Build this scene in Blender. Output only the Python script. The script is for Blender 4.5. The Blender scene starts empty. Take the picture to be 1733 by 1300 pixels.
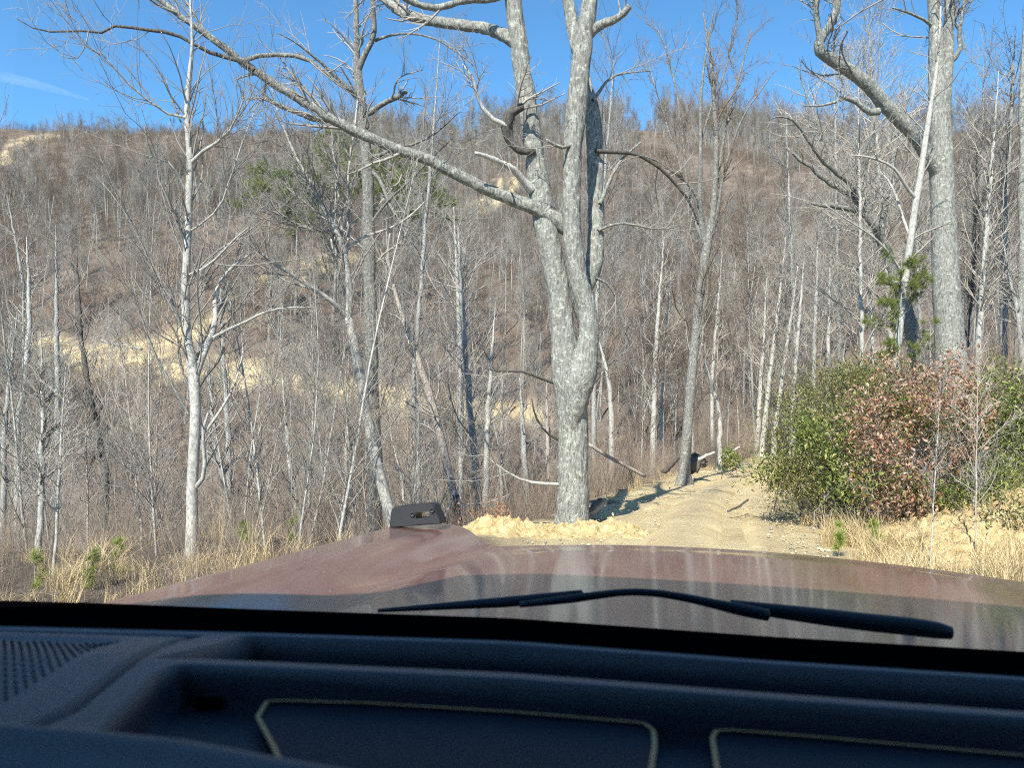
import bpy, math, numpy as np
from math import radians as RAD
from mathutils import Vector, noise as mnoise

# ------------------------------------------------------------------ camera, sky, sun, exposure
scene = bpy.context.scene
COL = scene.collection
CZ = 2.0                                   # camera height above world zero
F = 1300.0
cam_d = bpy.data.cameras.new('camera')
cam = bpy.data.objects.new('camera', cam_d)
COL.objects.link(cam)
cam.location = (0, 0, CZ)
cam.rotation_euler = (RAD(90), 0, 0)
cam_d.sensor_width = 36
cam_d.lens = 36 * F / 1733
cam_d.clip_start = 0.02
cam_d.clip_end = 9000
cam_d.dof.use_dof = True
cam_d.dof.focus_distance = 14
cam_d.dof.aperture_fstop = 10.0
scene.camera = cam

SUN_AZ, SUN_EL = 200.0, 45.0               # azimuth clockwise from +Y (the way the camera looks)
world = bpy.data.worlds.new('World')
scene.world = world
world.use_nodes = True
wn = world.node_tree
bg = wn.nodes['Background']
sky = wn.nodes.new('ShaderNodeTexSky')
sky.sky_type = 'NISHITA'
sky.sun_disc = False
sky.sun_elevation = RAD(SUN_EL)
sky.sun_rotation = RAD(SUN_AZ)
sky.altitude = 2600
sky.air_density = 1.0
sky.dust_density = 0.0
sky.ozone_density = 2.2
tint = wn.nodes.new('ShaderNodeMix'); tint.data_type = 'RGBA'; tint.blend_type = 'MULTIPLY'; tint.inputs[0].default_value = 1
tint.inputs[7].default_value = (.64, 1.06, 1.18, 1)      # the phone's rendering of a clear sky, the same all round
wn.links.new(sky.outputs[0], tint.inputs[6]); wn.links.new(tint.outputs[2], bg.inputs[0])
bg.inputs[1].default_value = 0.125
sun_d = bpy.data.lights.new('sun', 'SUN')
sun_d.energy = 5.0
sun_d.angle = RAD(0.53)
sun_d.color = (1.0, 0.94, 0.84)
sun = bpy.data.objects.new('sun', sun_d)
COL.objects.link(sun)
sv = Vector((math.sin(RAD(SUN_AZ)) * math.cos(RAD(SUN_EL)), math.cos(RAD(SUN_AZ)) * math.cos(RAD(SUN_EL)), math.sin(RAD(SUN_EL))))
sun.rotation_euler = sv.to_track_quat('Z', 'Y').to_euler()
sun.location = sv * 50
vs = scene.view_settings
vs.view_transform = 'Standard'
vs.look = 'None'
vs.gamma = 1
vs.use_curve_mapping = False
vs.exposure = 0.9
scene.cycles.max_bounces = 5
scene.cycles.diffuse_bounces = 2
scene.cycles.glossy_bounces = 2
scene.cycles.transparent_max_bounces = 8
scene.cycles.use_adaptive_sampling = True
scene.cycles.filter_width = 1.1
scene.cycles.use_denoising = False

rng = np.random.default_rng(11)

# ------------------------------------------------------------------ helpers
def tag(o, label=None, cat=None, group=None, kind=None):
    if label: o['label'] = label
    if cat: o['category'] = cat
    if group: o['group'] = group
    if kind: o['kind'] = kind
    return o

def empty(name, loc=(0, 0, 0)):
    o = bpy.data.objects.new(name, None)
    o.empty_display_size = 0.2
    o.location = loc
    COL.objects.link(o)
    return o

def P3(px, py, d):
    """world point seen at reference pixel (px,py) at distance d along +Y"""
    return np.array([(px - 866.5) / F * d, d, CZ - (py - 650) / F * d])

def build_mesh(name, V, Q=None, T=None, smooth=True):
    me = bpy.data.meshes.new(name)
    V = np.asarray(V, np.float32)
    parts, tot = [], []
    if Q is not None and len(Q):
        Q = np.asarray(Q, np.int32); parts.append(Q.ravel()); tot.append(np.full(len(Q), 4, np.int32))
    if T is not None and len(T):
        T = np.asarray(T, np.int32); parts.append(T.ravel()); tot.append(np.full(len(T), 3, np.int32))
    L = np.concatenate(parts); C = np.concatenate(tot)
    me.vertices.add(len(V)); me.vertices.foreach_set('co', V.ravel())
    me.loops.add(len(L)); me.loops.foreach_set('vertex_index', L)
    me.polygons.add(len(C))
    me.polygons.foreach_set('loop_start', np.concatenate([[0], np.cumsum(C)[:-1]]).astype(np.int32))
    me.polygons.foreach_set('use_smooth', np.full(len(C), smooth))
    me.update(calc_edges=True)
    return me

class MB:
    def __init__(s): s.V = []; s.Q = []; s.T = []; s.n = 0
    def add(s, V, Q=None, T=None):
        V = np.asarray(V, float).reshape(-1, 3)
        if Q is not None and len(Q): s.Q.append(np.asarray(Q, int) + s.n)
        if T is not None and len(T): s.T.append(np.asarray(T, int) + s.n)
        s.V.append(V); s.n += len(V); return s
    def tubes(s, Pl, R, n): return s.add(*tubes(Pl, R, n))
    def mesh(s, name, smooth=True):
        return build_mesh(name, np.concatenate(s.V), np.concatenate(s.Q) if s.Q else None, np.concatenate(s.T) if s.T else None, smooth)
    def build(s, name, mat, parent=None, smooth=True, origin=None):
        if origin is not None:
            s.V = [v - np.asarray(origin) for v in s.V]
        me = s.mesh(name, smooth)
        o = bpy.data.objects.new(name, me)
        for m in (mat if isinstance(mat, (list, tuple)) else [mat]): me.materials.append(m)
        COL.objects.link(o)
        if origin is not None: o.location = origin
        if parent: o.parent = parent
        return o

def tubes(Pl, R, n):
    """Pl (N,k,3) centre lines, R (N,k) radii, n sides -> verts, quads"""
    Pl = np.asarray(Pl, float); R = np.asarray(R, float)
    N, k, _ = Pl.shape
    Tn = np.gradient(Pl, axis=1)
    Tn /= np.linalg.norm(Tn, axis=2, keepdims=True) + 1e-9
    mean = Pl[:, -1] - Pl[:, 0]
    ref = np.zeros((N, 3)); ref[np.arange(N), np.argmin(np.abs(mean), axis=1)] = 1
    ref = np.repeat(ref[:, None], k, 1)
    A = np.cross(Tn, ref); A /= np.linalg.norm(A, axis=2, keepdims=True) + 1e-9
    B = np.cross(Tn, A)
    th = np.arange(n) * 2 * np.pi / n
    V = Pl[:, :, None] + R[:, :, None, None] * (np.cos(th)[None, None, :, None] * A[:, :, None] + np.sin(th)[None, None, :, None] * B[:, :, None])
    base = (np.arange(N)[:, None, None] * k * n + np.arange(k - 1)[None, :, None] * n)
    j = np.arange(n)[None, None]; j2 = (j + 1) % n
    Q = np.stack([base + j, base + j2, base + n + j2, base + n + j], -1).reshape(-1, 4)
    return V.reshape(-1, 3), Q

def resample(pts, K, rounds=2):
    """smooth a polyline whose columns may also hold radii, to K points"""
    p = np.asarray(pts, float)
    for _ in range(rounds):
        if len(p) < 3: break
        a = p[:-1] * .75 + p[1:] * .25; b = p[:-1] * .25 + p[1:] * .75
        p = np.concatenate([p[:1], np.stack([a, b], 1).reshape(-1, p.shape[1])[1:-1], p[-1:]])
    s = np.concatenate([[0], np.cumsum(np.linalg.norm(np.diff(p[:, :3], axis=0), axis=1))])
    t = np.linspace(0, s[-1], K)
    return np.stack([np.interp(t, s, p[:, i]) for i in range(p.shape[1])], 1)

def unit(v): return v / (np.linalg.norm(v, axis=-1, keepdims=True) + 1e-9)

def grow(Pl, R, n, rng, t0=.2, t1=1., lf=(.3, .6), rr=.55, ang=(30, 65), up=.25, wig=.18, k=5, rmin=.003, labs=None, taper=.25):
    """n children along the given branches, as (N,k,3),(N,k)"""
    Pl = np.asarray(Pl, float); R = np.asarray(R, float)
    N, K, _ = Pl.shape
    seg = np.linalg.norm(np.diff(Pl, axis=1), axis=2).sum(1)
    i = rng.choice(N, n, p=seg / seg.sum())
    t = t0 + (t1 - t0) * rng.random(n)
    f = t * (K - 1); a = np.minimum(f.astype(int), K - 2); u = (f - a)[:, None]
    base = Pl[i, a] * (1 - u) + Pl[i, a + 1] * u
    r0 = (R[i, a] * (1 - u[:, 0]) + R[i, a + 1] * u[:, 0]) * rr * (0.7 + .5 * rng.random(n))
    d = unit(Pl[i, a + 1] - Pl[i, a])
    rv = unit(np.cross(d, unit(rng.normal(size=(n, 3)))))
    al = np.radians(rng.uniform(ang[0], ang[1], n))[:, None]
    d = d * np.cos(al) + rv * np.sin(al)
    d[:, 2] += up * .6; d = unit(d)
    if labs is None: L = rng.uniform(lf[0], lf[1], n) * seg[i] * (1.15 - t * .75)
    else: L = rng.uniform(labs[0], labs[1], n) * (1.2 - t * .6)
    out = np.zeros((n, k, 3)); out[:, 0] = base
    for j in range(1, k):
        out[:, j] = out[:, j - 1] + d * (L / (k - 1))[:, None]
        d = d + rng.normal(size=(n, 3)) * wig; d[:, 2] += up / k
        d = unit(d)
    r0 = np.maximum(r0, rmin)
    rad = r0[:, None] * np.linspace(1, taper, k)[None]
    return out, np.maximum(rad, rmin * .6)

# ------------------------------------------------------------------ materials
def mat(name, build):
    m = bpy.data.materials.new(name); m.use_nodes = True
    nt = m.node_tree
    b = nt.nodes['Principled BSDF']
    b.inputs['Roughness'].default_value = .9
    b.inputs['Specular IOR Level'].default_value = .25
    build(nt, b)
    return m

def N_(nt, t, **kw):
    n = nt.nodes.new('ShaderNode' + t)
    for k, v in kw.items():
        if k in n.inputs: n.inputs[k].default_value = v
        else: setattr(n, k, v)
    return n

def tex(nt, scale, detail=4, rough=.6, sc=(1, 1, 1), coord='Object', dist=0.):
    tc = N_(nt, 'TexCoord'); mp = N_(nt, 'Mapping')
    mp.inputs['Scale'].default_value = sc
    nt.links.new(tc.outputs[coord], mp.inputs[0])
    n = N_(nt, 'TexNoise', Scale=scale, Detail=detail, Roughness=rough, Distortion=dist)
    nt.links.new(mp.outputs[0], n.inputs['Vector'])
    return n.outputs[0]

def ramp(nt, fac, stops):
    r = N_(nt, 'ValToRGB')
    e = r.color_ramp.elements
    while len(e) < len(stops): e.new(.5)
    for q, (p, c) in zip(e, stops):
        q.position = p; q.color = (*c, 1) if len(c) == 3 else c
    nt.links.new(fac, r.inputs[0])
    return r.outputs[0]

def mix(nt, fac, a, b):
    m = N_(nt, 'Mix'); m.data_type = 'RGBA'
    for s, v in ((m.inputs[0], fac), (m.inputs[6], a), (m.inputs[7], b)):
        if isinstance(v, (int, float)): s.default_value = v
        elif isinstance(v, tuple): s.default_value = (*v, 1)
        else: nt.links.new(v, s)
    return m.outputs[2]

def bump(nt, b, h, strength=.5, distance=.02):
    n = N_(nt, 'Bump', Strength=strength, Distance=distance)
    nt.links.new(h, n.inputs['Height']); nt.links.new(n.outputs[0], b.inputs['Normal'])

def bark(dark, light, lichen=None, la=.62, sc=1., strength=.8, furrow=3.):
    def f(nt, b):
        fur = tex(nt, 11 * sc, 5, .7, (furrow, furrow, .6))
        big = tex(nt, 2.6 * sc, 5, .7, (1, 1, .6))
        c = ramp(nt, fur, [(.36, dark), (.58, light)])
        c = mix(nt, ramp(nt, big, [(.42, (0, 0, 0)), (.62, (.65, .65, .65))]), c, tuple(.5 * x + .02 for x in light))
        if lichen:
            l1 = tex(nt, 11 * sc, 6, .8)
            c = mix(nt, ramp(nt, l1, [(la - .06, (0, 0, 0)), (la + .03, (.85, .85, .85))]), c, lichen)
        nt.links.new(c, b.inputs['Base Color'])
        bump(nt, b, fur, strength, .03)
    return f

def twig(c1, c2, sc=.6):
    def f(nt, b):
        oi = N_(nt, 'ObjectInfo')
        c = mix(nt, tex(nt, sc, 2), c1, c2)
        r = ramp(nt, oi.outputs['Random'], [(0, (.74, .74, .74)), (1, (1.2, 1.16, 1.12))])
        m = N_(nt, 'Mix'); m.data_type = 'RGBA'; m.blend_type = 'MULTIPLY'; m.inputs[0].default_value = 1
        nt.links.new(c, m.inputs[6]); nt.links.new(r, m.inputs[7])
        nt.links.new(m.outputs[2], b.inputs['Base Color'])
    return f

M = {}
M['oak'] = mat('oak_bark', bark((.10, .095, .08), (.38, .38, .34), (.56, .58, .48), .59, 1., 1.4, 3.))
M['oak_rough'] = mat('rough_oak_bark', bark((.07, .065, .055), (.32, .31, .28), (.48, .50, .42), .59, 1.3, 1.4, 4.))
M['pale'] = mat('pale_bark', bark((.24, .23, .20), (.50, .48, .43), (.58, .57, .52), .58, 1.6, .3, 1.2))
M['tan'] = mat('tan_bark', bark((.20, .16, .13), (.46, .40, .34), (.52, .50, .44), .60, 1.6, .3, 1.2))
M['grey'] = mat('grey_bark', bark((.16, .155, .14), (.40, .39, .36), (.50, .52, .47), .58, 1.2, .7, 2))
M['dark'] = mat('dark_bark', bark((.035, .03, .026), (.14, .13, .115), None, .6, 1.4, .8, 2))
M['dead'] = mat('bleached_wood', bark((.30, .28, .25), (.62, .60, .55), None, .6, 2, .5, 2))
M['twig_grey'] = mat('grey_twig', twig((.20, .19, .175), (.38, .36, .33)))
M['twig_pale'] = mat('pale_twig', twig((.27, .25, .215), (.42, .39, .345)))
M['twig_brown'] = mat('brown_twig', twig((.125, .10, .078), (.26, .21, .165)))
M['twig_tan'] = mat('tan_twig', twig((.27, .215, .165), (.43, .35, .275)))
M['twig_red'] = mat('reddish_twig', twig((.14, .098, .074), (.255, .188, .142)))
M['twig_dark'] = mat('dark_twig', twig((.07, .06, .055), (.18, .16, .14)))

def leafm(cols, rough=.45, trans=.25):
    def f(nt, b):
        g = N_(nt, 'NewGeometry')
        c = ramp(nt, g.outputs['Random Per Island'], [(i / (len(cols) - 1), c) for i, c in enumerate(cols)])
        nt.links.new(c, b.inputs['Base Color'])
        b.inputs['Roughness'].default_value = rough
        b.inputs['Specular IOR Level'].default_value = .4
        tr = N_(nt, 'BsdfTranslucent'); ms = N_(nt, 'MixShader', Fac=trans)
        nt.links.new(c, tr.inputs[0]); nt.links.new(b.outputs[0], ms.inputs[1]); nt.links.new(tr.outputs[0], ms.inputs[2])
        nt.links.new(ms.outputs[0], nt.nodes['Material Output'].inputs[0])
    return f
M['laurel'] = mat('laurel_leaf', leafm([(.055, .060, .025), (.10, .105, .035), (.16, .16, .05), (.24, .225, .07), (.34, .32, .11)]))
M['rhodo'] = mat('rhododendron_leaf', leafm([(.06, .09, .025), (.13, .17, .04), (.22, .25, .06), (.38, .38, .12)]))
M['dryleaf'] = mat('dry_oak_leaf', leafm([(.19, .10, .065), (.33, .19, .125), (.45, .29, .20), (.58, .44, .34), (.38, .18, .09), (.25, .13, .09)], .55, .3))
M['orange_leaf'] = mat('orange_dry_leaf', leafm([(.40, .17, .08), (.52, .27, .15)], .6, .3))
M['pine'] = mat('pine_needle', leafm([(.13, .16, .045), (.20, .24, .06), (.32, .36, .11)], .6, .3))
M['pine_far'] = mat('far_pine_needle', leafm([(.14, .17, .06), (.22, .25, .09), (.34, .36, .14)], .7, .35))
M['pine_young'] = mat('young_pine_needle', leafm([(.14, .20, .04), (.26, .33, .06), (.40, .46, .10)], .6, .25))
M['drygrass'] = mat('dry_grass', leafm([(.42, .31, .15), (.58, .45, .24), (.72, .60, .36), (.40, .27, .14)], .7, .3))

DIRT_D, DIRT_M, DIRT_L = (.36, .26, .13), (.62, .49, .25), (.76, .64, .36)
def dirt(nt, b):
    n1 = tex(nt, 1.1, 5, .6, dist=.3); n2 = tex(nt, 14, 6, .75); n3 = tex(nt, 60, 4, .7)
    c = ramp(nt, n1, [(.3, (.50, .37, .19)), (.5, DIRT_M), (.72, DIRT_L)])
    c = mix(nt, ramp(nt, n2, [(.42, (.75, .75, .75)), (.6, (0, 0, 0))]), c, (.56, .45, .27))
    c = mix(nt, ramp(nt, n3, [(.62, (0, 0, 0)), (.7, (.8, .8, .8))]), c, (.66, .58, .44))
    at_ = N_(nt, 'Attribute'); at_.attribute_name = 'rough_side'
    m_ = N_(nt, 'Math'); m_.operation = 'MULTIPLY'; nt.links.new(at_.outputs['Fac'], m_.inputs[0]); nt.links.new(ramp(nt, tex(nt, 22, 6, .8), [(.4, (0, 0, 0)), (.55, (1, 1, 1))]), m_.inputs[1])
    c = mix(nt, m_.outputs[0], c, (.34, .27, .18))
    nt.links.new(c, b.inputs['Base Color']); bump(nt, b, n2, .9, .06)
M['dirt'] = mat('yellow_dirt', dirt)
def trailm(nt, b):
    dirt(nt, b)
    c = b.inputs['Base Color'].links[0].from_socket
    k = ramp(nt, tex(nt, .8, 6, .75), [(.42, (0, 0, 0)), (.56, (.85, .85, .85))])
    nt.links.new(mix(nt, k, c, (.20, .15, .105)), b.inputs['Base Color'])
M['trail'] = mat('weathered_trail_dirt', trailm)
def clod(nt, b):
    n1 = tex(nt, 5, 6, .7)
    nt.links.new(ramp(nt, n1, [(.3, (.38, .26, .12)), (.5, (.60, .46, .23)), (.7, (.76, .63, .36))]), b.inputs['Base Color'])
    bump(nt, b, tex(nt, 30, 5, .75), 1, .05)
M['clod'] = mat('loose_yellow_soil', clod)
def litter(nt, b):
    n1 = tex(nt, .35, 5, .65); n2 = tex(nt, 9, 6, .8)
    c = ramp(nt, n1, [(.3, (.12, .096, .078)), (.5, (.195, .16, .13)), (.68, (.30, .25, .185))])
    c = mix(nt, ramp(nt, n2, [(.4, (.8, .8, .8)), (.62, (0, 0, 0))]), c, (.13, .09, .07))
    at = N_(nt, 'Attribute'); at.attribute_name = 'soil'
    d = ramp(nt, tex(nt, 1.3, 5, .6), [(.3, (.56, .42, .22)), (.7, (.80, .67, .40))])
    c = mix(nt, at.outputs['Fac'], c, d)
    nt.links.new(c, b.inputs['Base Color']); bump(nt, b, n2, 1, .12)
M['litter'] = mat('leaf_litter_ground', litter)
def stone(nt, b):
    oi = N_(nt, 'NewGeometry')
    nt.links.new(ramp(nt, oi.outputs['Random Per Island'], [(0, (.22, .19, .15)), (.5, (.44, .36, .24)), (1, (.62, .52, .36))]), b.inputs['Base Color'])
M['stone'] = mat('gravel_stone', stone)

# ------------------------------------------------------------------ terrain
RY = np.array([-25, 2, 7, 13, 16.5, 21, 27, 33, 38, 45, 60, 90])
RX = np.array([-4.4, .35, 1.35, 2.98, 3.85, 5.38, 7.86, 10.75, 13.5, 18, 28, 48])
RZ = np.array([-1.0, -1.95, -2.15, -2.55, -2.79, -3.07, -3.43, -3.76, -3.95, -4.2, -4.4, -4.0])
fy = np.linspace(-25, 90, 400)
RXs = np.convolve(np.pad(np.interp(fy, RY, RX), 12, mode='reflect', reflect_type='odd'), np.ones(25) / 25, 'valid')
RZs = np.convolve(np.pad(np.interp(fy, RY, RZ), 12, mode='reflect', reflect_type='odd'), np.ones(25) / 25, 'valid')
RDs = np.gradient(RXs, fy)
def sstep(a, b, x):
    t = np.clip((x - a) / (b - a), 0, 1); return t * t * (3 - 2 * t)
_ph = rng.uniform(0, 6.28, (40, 2)); _fr = rng.normal(size=(40, 2))
def vnoise(x, y, scale, octs=3, off=0):
    """cheap smooth noise, about -1..1"""
    z = 0.; a = 1.
    for o in range(octs):
        for j in range(4):
            q = (off * 7 + o * 4 + j) % 40
            dx, dy = unit(_fr[q]) * (2 ** o) / scale * (1 + .3 * j)
            z = z + a * np.sin(x * dx * 2.2 + y * dy * 2.2 + _ph[q, 0]) * .4
        a *= .5
    return z
def smax(a, b, k):
    h = np.clip(.5 + .5 * (a - b) / k, 0, 1)
    return b * (1 - h) + a * h + k * h * (1 - h)
def zfun(x, y):
    x = np.asarray(x, float); y = np.asarray(y, float)
    xr = np.interp(y, fy, RXs); zr = np.interp(y, fy, RZs); dr = np.interp(y, fy, RDs)
    sd = (x - xr) / np.sqrt(1 + dr * dr)
    # left shelf and drop into the ravine
    q = np.maximum(0, np.minimum(-sd - 2.9, (y - 13.8) * .9))
    q = np.where(sd > -2.9, 0, q)
    zl = zr - .50 * q - .05 * np.clip(-x - 1, 0, 30)
    floor = -10.8 + .16 * np.clip(x, -5, 40)
    a = np.clip(x / np.maximum(y, 1), -1.6, 1.6)
    m = np.interp(a, [-1.3, -.67, -.5, -.32, -.2, .2, .45, .57, .67, 1.2], [.50, .485, .475, .468, .412, .415, .395, .43, .445, .47])
    yr = np.interp(a, [-1.3, -.34, -.2, .3, .5, 1.2], [205, 215, 300, 305, 270, 240])
    Y = np.maximum(y, 20)
    z2 = -8 + m * (np.minimum(Y, yr) - 50) - .35 * np.maximum(Y - yr, 0) + .07 * np.clip(x, 0, 40)
    z2 = z2 + vnoise(x, y, 38, 3, 0) * 2.2 * sstep(60, 120, y) * (1 - .6 * sstep(170, 215, y)) + vnoise(x, y, 9, 2, 3) * .35
    zleft = smax(smax(zl, floor, 2.), z2, 2.5)
    # right bank and hillside
    st = 1.9 + 3.0 * (1 - sstep(11, 20, y))
    bank = zr + .55 * np.clip(sd - st, 0, 6) + .26 * np.clip(sd - st - 6, 0, 200) + vnoise(x, y, 7, 2, 5) * .18 * sstep(2, 6, sd)
    zright = smax(bank, np.where(sd > 0, z2, -99.), 2.0)
    z = np.where(sd > 0, zright, zleft)
    # road crown and ruts, small relief off the road
    off = sstep(1.5, 3.0, np.abs(sd))
    z = z + vnoise(x, y, 1.6, 3, 2) * .05 * off
    return z + CZ
def sdist(x, y):
    xr = np.interp(y, fy, RXs); dr = np.interp(y, fy, RDs)
    return (x - xr) / np.sqrt(1 + dr * dr)

def at(px, py, dmin=4., dmax=420.):
    """where the line of sight through a reference pixel meets the ground"""
    d = np.concatenate([np.arange(dmin, 60, .2), np.arange(60, dmax, .8)])
    x = (px - 866.5) / F * d; z = CZ - (py - 650) / F * d
    g = zfun(x, d)
    h = np.nonzero(g > z)[0]
    i = h[0] if len(h) else len(d) - 1
    return np.array([x[i], d[i], g[i]])
def pixof(x, y, z):
    return 866.5 + F * x / y, 650 - F * (z - CZ) / y

# trails and bare ground on the far slope
TRAILS = [
    ([(-30, 284), (0, 266), (25, 252), (48, 241), (68, 231)], 2.0),
    ([(45, 578), (100, 592), (160, 604), (230, 612), (300, 622), (400, 640), (500, 655), (600, 664), (700, 680), (800, 690), (880, 700)], 1.1),
    ([(150, 598), (215, 592), (280, 580), (335, 560), (368, 550)], .8),
    ([(488, 480), (515, 460), (545, 445), (580, 437)], 1.1),
    ([(780, 372), (820, 345), (850, 330), (862, 300)], 2.6),
    ([(690, 246), (720, 240), (760, 238), (800, 243)], 3.),
]
trail_pts = []
trail_lines = []
for pl, w in TRAILS:
    q = resample(np.array([(*p, 0) for p in pl], float), 60, 1)[:, :2]
    W = np.array([at(a, b, 20) for a, b in q])
    # steady the line so that it never leaps across a dip
    ker = np.ones(7) / 7
    Wp = np.pad(W, ((3, 3), (0, 0)), mode='edge')
    W = np.stack([np.convolve(Wp[:, i], ker, 'valid') for i in range(3)], 1)
    trail_lines.append((W, w)); trail_pts.append(np.c_[W[:, :2], np.full(len(W), w)])
TP = np.concatenate(trail_pts)
def trail_dist(x, y):
    x = np.atleast_1d(x); y = np.atleast_1d(y)
    out = np.full(x.shape, 1e9)
    for s in range(0, len(TP), 40):
        c = TP[s:s + 40]
        d = np.sqrt((x[..., None] - c[:, 0]) ** 2 + (y[..., None] - c[:, 1]) ** 2) - c[:, 2]
        out = np.minimum(out, d.min(-1))
    return out

def axis(vals):
    out = [vals[0][0]]
    for a, b, st in vals:
        n = max(1, int(round((b - a) / st)))
        out += list(a + (b - a) * (np.arange(n) + 1) / n)
    return np.array(out)
gx = axis([(-700, -340, 40), (-340, -90, 5), (-90, -20, 1.5), (-20, -8, .5), (-8, 14, .22), (14, 24, .5), (24, 90, 1.5), (90, 340, 5), (340, 700, 40)])
gy = axis([(-300, -40, 30), (-40, 4, 2.5), (4, 24, .22), (24, 45, .5), (45, 110, 1.2), (110, 320, 3.), (320, 460, 8), (460, 1500, 60)])
GX, GY = np.meshgrid(gx, gy)
GZ = zfun(GX, GY)
def gridq(nx, ny):
    i = np.arange(ny - 1)[:, None] * nx + np.arange(nx - 1)[None]
    return np.stack([i, i + 1, i + nx + 1, i + nx], -1).reshape(-1, 4)
me = build_mesh('ground', np.stack([GX, GY, GZ], -1).reshape(-1, 3), gridq(len(gx), len(gy)))
soil = np.zeros(GX.shape)
SD = sdist(GX, GY)
near = (GY < 45) & (GY > -30)
soil = np.where(near, 1 - sstep(2.0, 3.4, np.abs(SD) + vnoise(GX, GY, 1.3, 2, 1) * .6), 0)
# bare right-hand bank and the berm left of the road
rb = (1 - sstep(1.5, 2.5, np.hypot((GX - 7.2) / 1.7, (GY - 11.2) / 1.1) + vnoise(GX, GY, 1.0, 2, 4) * .3))
lb = (1 - sstep(.8, 1.5, np.hypot((GX - .8) / 2.6, (GY - 13.4) / 1.0)))
soil = np.maximum(soil, np.maximum(rb, lb))
td = trail_dist(GX.ravel(), GY.ravel()).reshape(GX.shape)
soil = np.maximum(soil, (1 - sstep(-.5, 2.2, td + vnoise(GX, GY, 3, 2, 6) * 1.4)) * .75)
a_ = me.attributes.new('soil', 'FLOAT', 'POINT'); a_.data.foreach_set('value', soil.ravel().astype(np.float32))
me.materials.append(M['litter'])
g = bpy.data.objects.new('ground', me); COL.objects.link(g); tag(g, kind='structure')

# dirt road sheet with ruts
u = np.linspace(-1, 1, 41); vy = np.arange(-20, 60, .16)
UU, VY = np.meshgrid(u, vy)
hw = 1.5 + .25 * vnoise(VY, VY * 0, 4, 2, 3)
xr = np.interp(VY, fy, RXs); dr = np.interp(VY, fy, RDs)
off = UU * hw
X = xr + off / np.sqrt(1 + dr * dr); Y_ = VY - off * dr / np.sqrt(1 + dr * dr)
rut = -.17 * (np.exp(-((off - .75) / .22) ** 2) + np.exp(-((off + .75) / .22) ** 2)) + .05 * np.exp(-(off / .35) ** 2)
PN = np.array([mnoise.noise(Vector((a * 1.7, b * 1.7, 0))) * .5 + mnoise.noise(Vector((a * 5, b * 5, 3))) * .35 + mnoise.noise(Vector((a * 13, b * 13, 6))) * .3 for a, b in zip(X.ravel(), Y_.ravel())]).reshape(X.shape)
Z = zfun(X, Y_) + .09 + rut - .17 * np.abs(UU) ** 6 + PN * .05
rd = MB().add(np.stack([X, Y_, Z], -1).reshape(-1, 3), gridq(len(u), len(vy))).build('dirt_road', M['dirt'])
rs = rd.data.attributes.new('rough_side', 'FLOAT', 'POINT')
rs.data.foreach_set('value', np.clip(.15 + .75 * (np.exp(-(off / .42) ** 2) + sstep(.95, 1.35, np.abs(off))) + vnoise(X, Y_, 2.5, 2, 9) * .25, 0, 1).ravel().astype(np.float32))
tag(rd, kind='structure')
for W, w in trail_lines:
    t = unit(np.gradient(W[:, :2], axis=0)); nrm = np.stack([-t[:, 1], t[:, 0]], 1)
    uu = np.linspace(-1, 1, 7)
    ww = w * (.8 + .3 * rng.random(len(W)))
    XY = W[:, None, :2] + nrm[:, None] * (uu[None, :, None] * ww[:, None, None] * .8)
    zz = zfun(XY[..., 0], XY[..., 1]) + .22 - .5 * np.abs(uu)[None] ** 4
    o = MB().add(np.concatenate([XY, zz[..., None]], -1).reshape(-1, 3), gridq(7, len(W))).build('dirt_trail', M['trail'])
    tag(o, kind='structure')

# ------------------------------------------------------------------ hero trees (traced limbs at their own distances, grown twigs)
def fbm_disp(V, amp, freq, zs):
    out = np.empty(len(V))
    for i, v in enumerate(V):
        p = Vector((v[0] * freq, v[1] * freq, v[2] * freq * zs))
        a = mnoise.noise(p); b = mnoise.noise(p * 2.3 + Vector((5, 1, 2)))
        out[i] = (1 - abs(a) * 2.2) * .6 + b * .4
    return out * amp
def limb_line(pts, d, dd=0., K=None, wob=0., rg=rng):
    """pts of (px,py,r_px) -> world line with radii; dd = how much nearer or farther its end is"""
    pts = np.array(pts, float)
    s = np.concatenate([[0], np.cumsum(np.hypot(*np.diff(pts[:, :2], axis=0).T))]); s /= s[-1]
    dist = d + dd * s
    W = np.array([[*P3(a, b, q), r * q / F] for (a, b, r), q in zip(pts, dist)])
    L = np.linalg.norm(np.diff(W[:, :3], axis=0), axis=1).sum()
    K = K or int(max(6, min(60, L / .22)))
    W = resample(W, K)
    if wob:
        n = rg.normal(size=(K, 3)) * np.minimum(W[:, 3:4], .05) * wob; n[0] = 0
        W[:, :3] += n
    return W
def root_down(W):
    x, y = W[0, :2]; gz = float(zfun(x, y))
    r = W[0, 3]
    if W[0, 2] > gz - .2:
        n = max(3, int((W[0, 2] - gz) / .3))
        tz = np.linspace(gz - .35, W[0, 2], n, endpoint=False)
        ext = np.stack([np.full(n, x), np.full(n, y), tz, r * (1 + .75 * np.exp(-(tz - gz).clip(0) / .3))], 1)
        W = np.concatenate([ext, W])
    else:
        W = W[W[:, 2] > gz - .35] if (W[:, 2] > gz - .35).sum() > 3 else W
    return W
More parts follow.
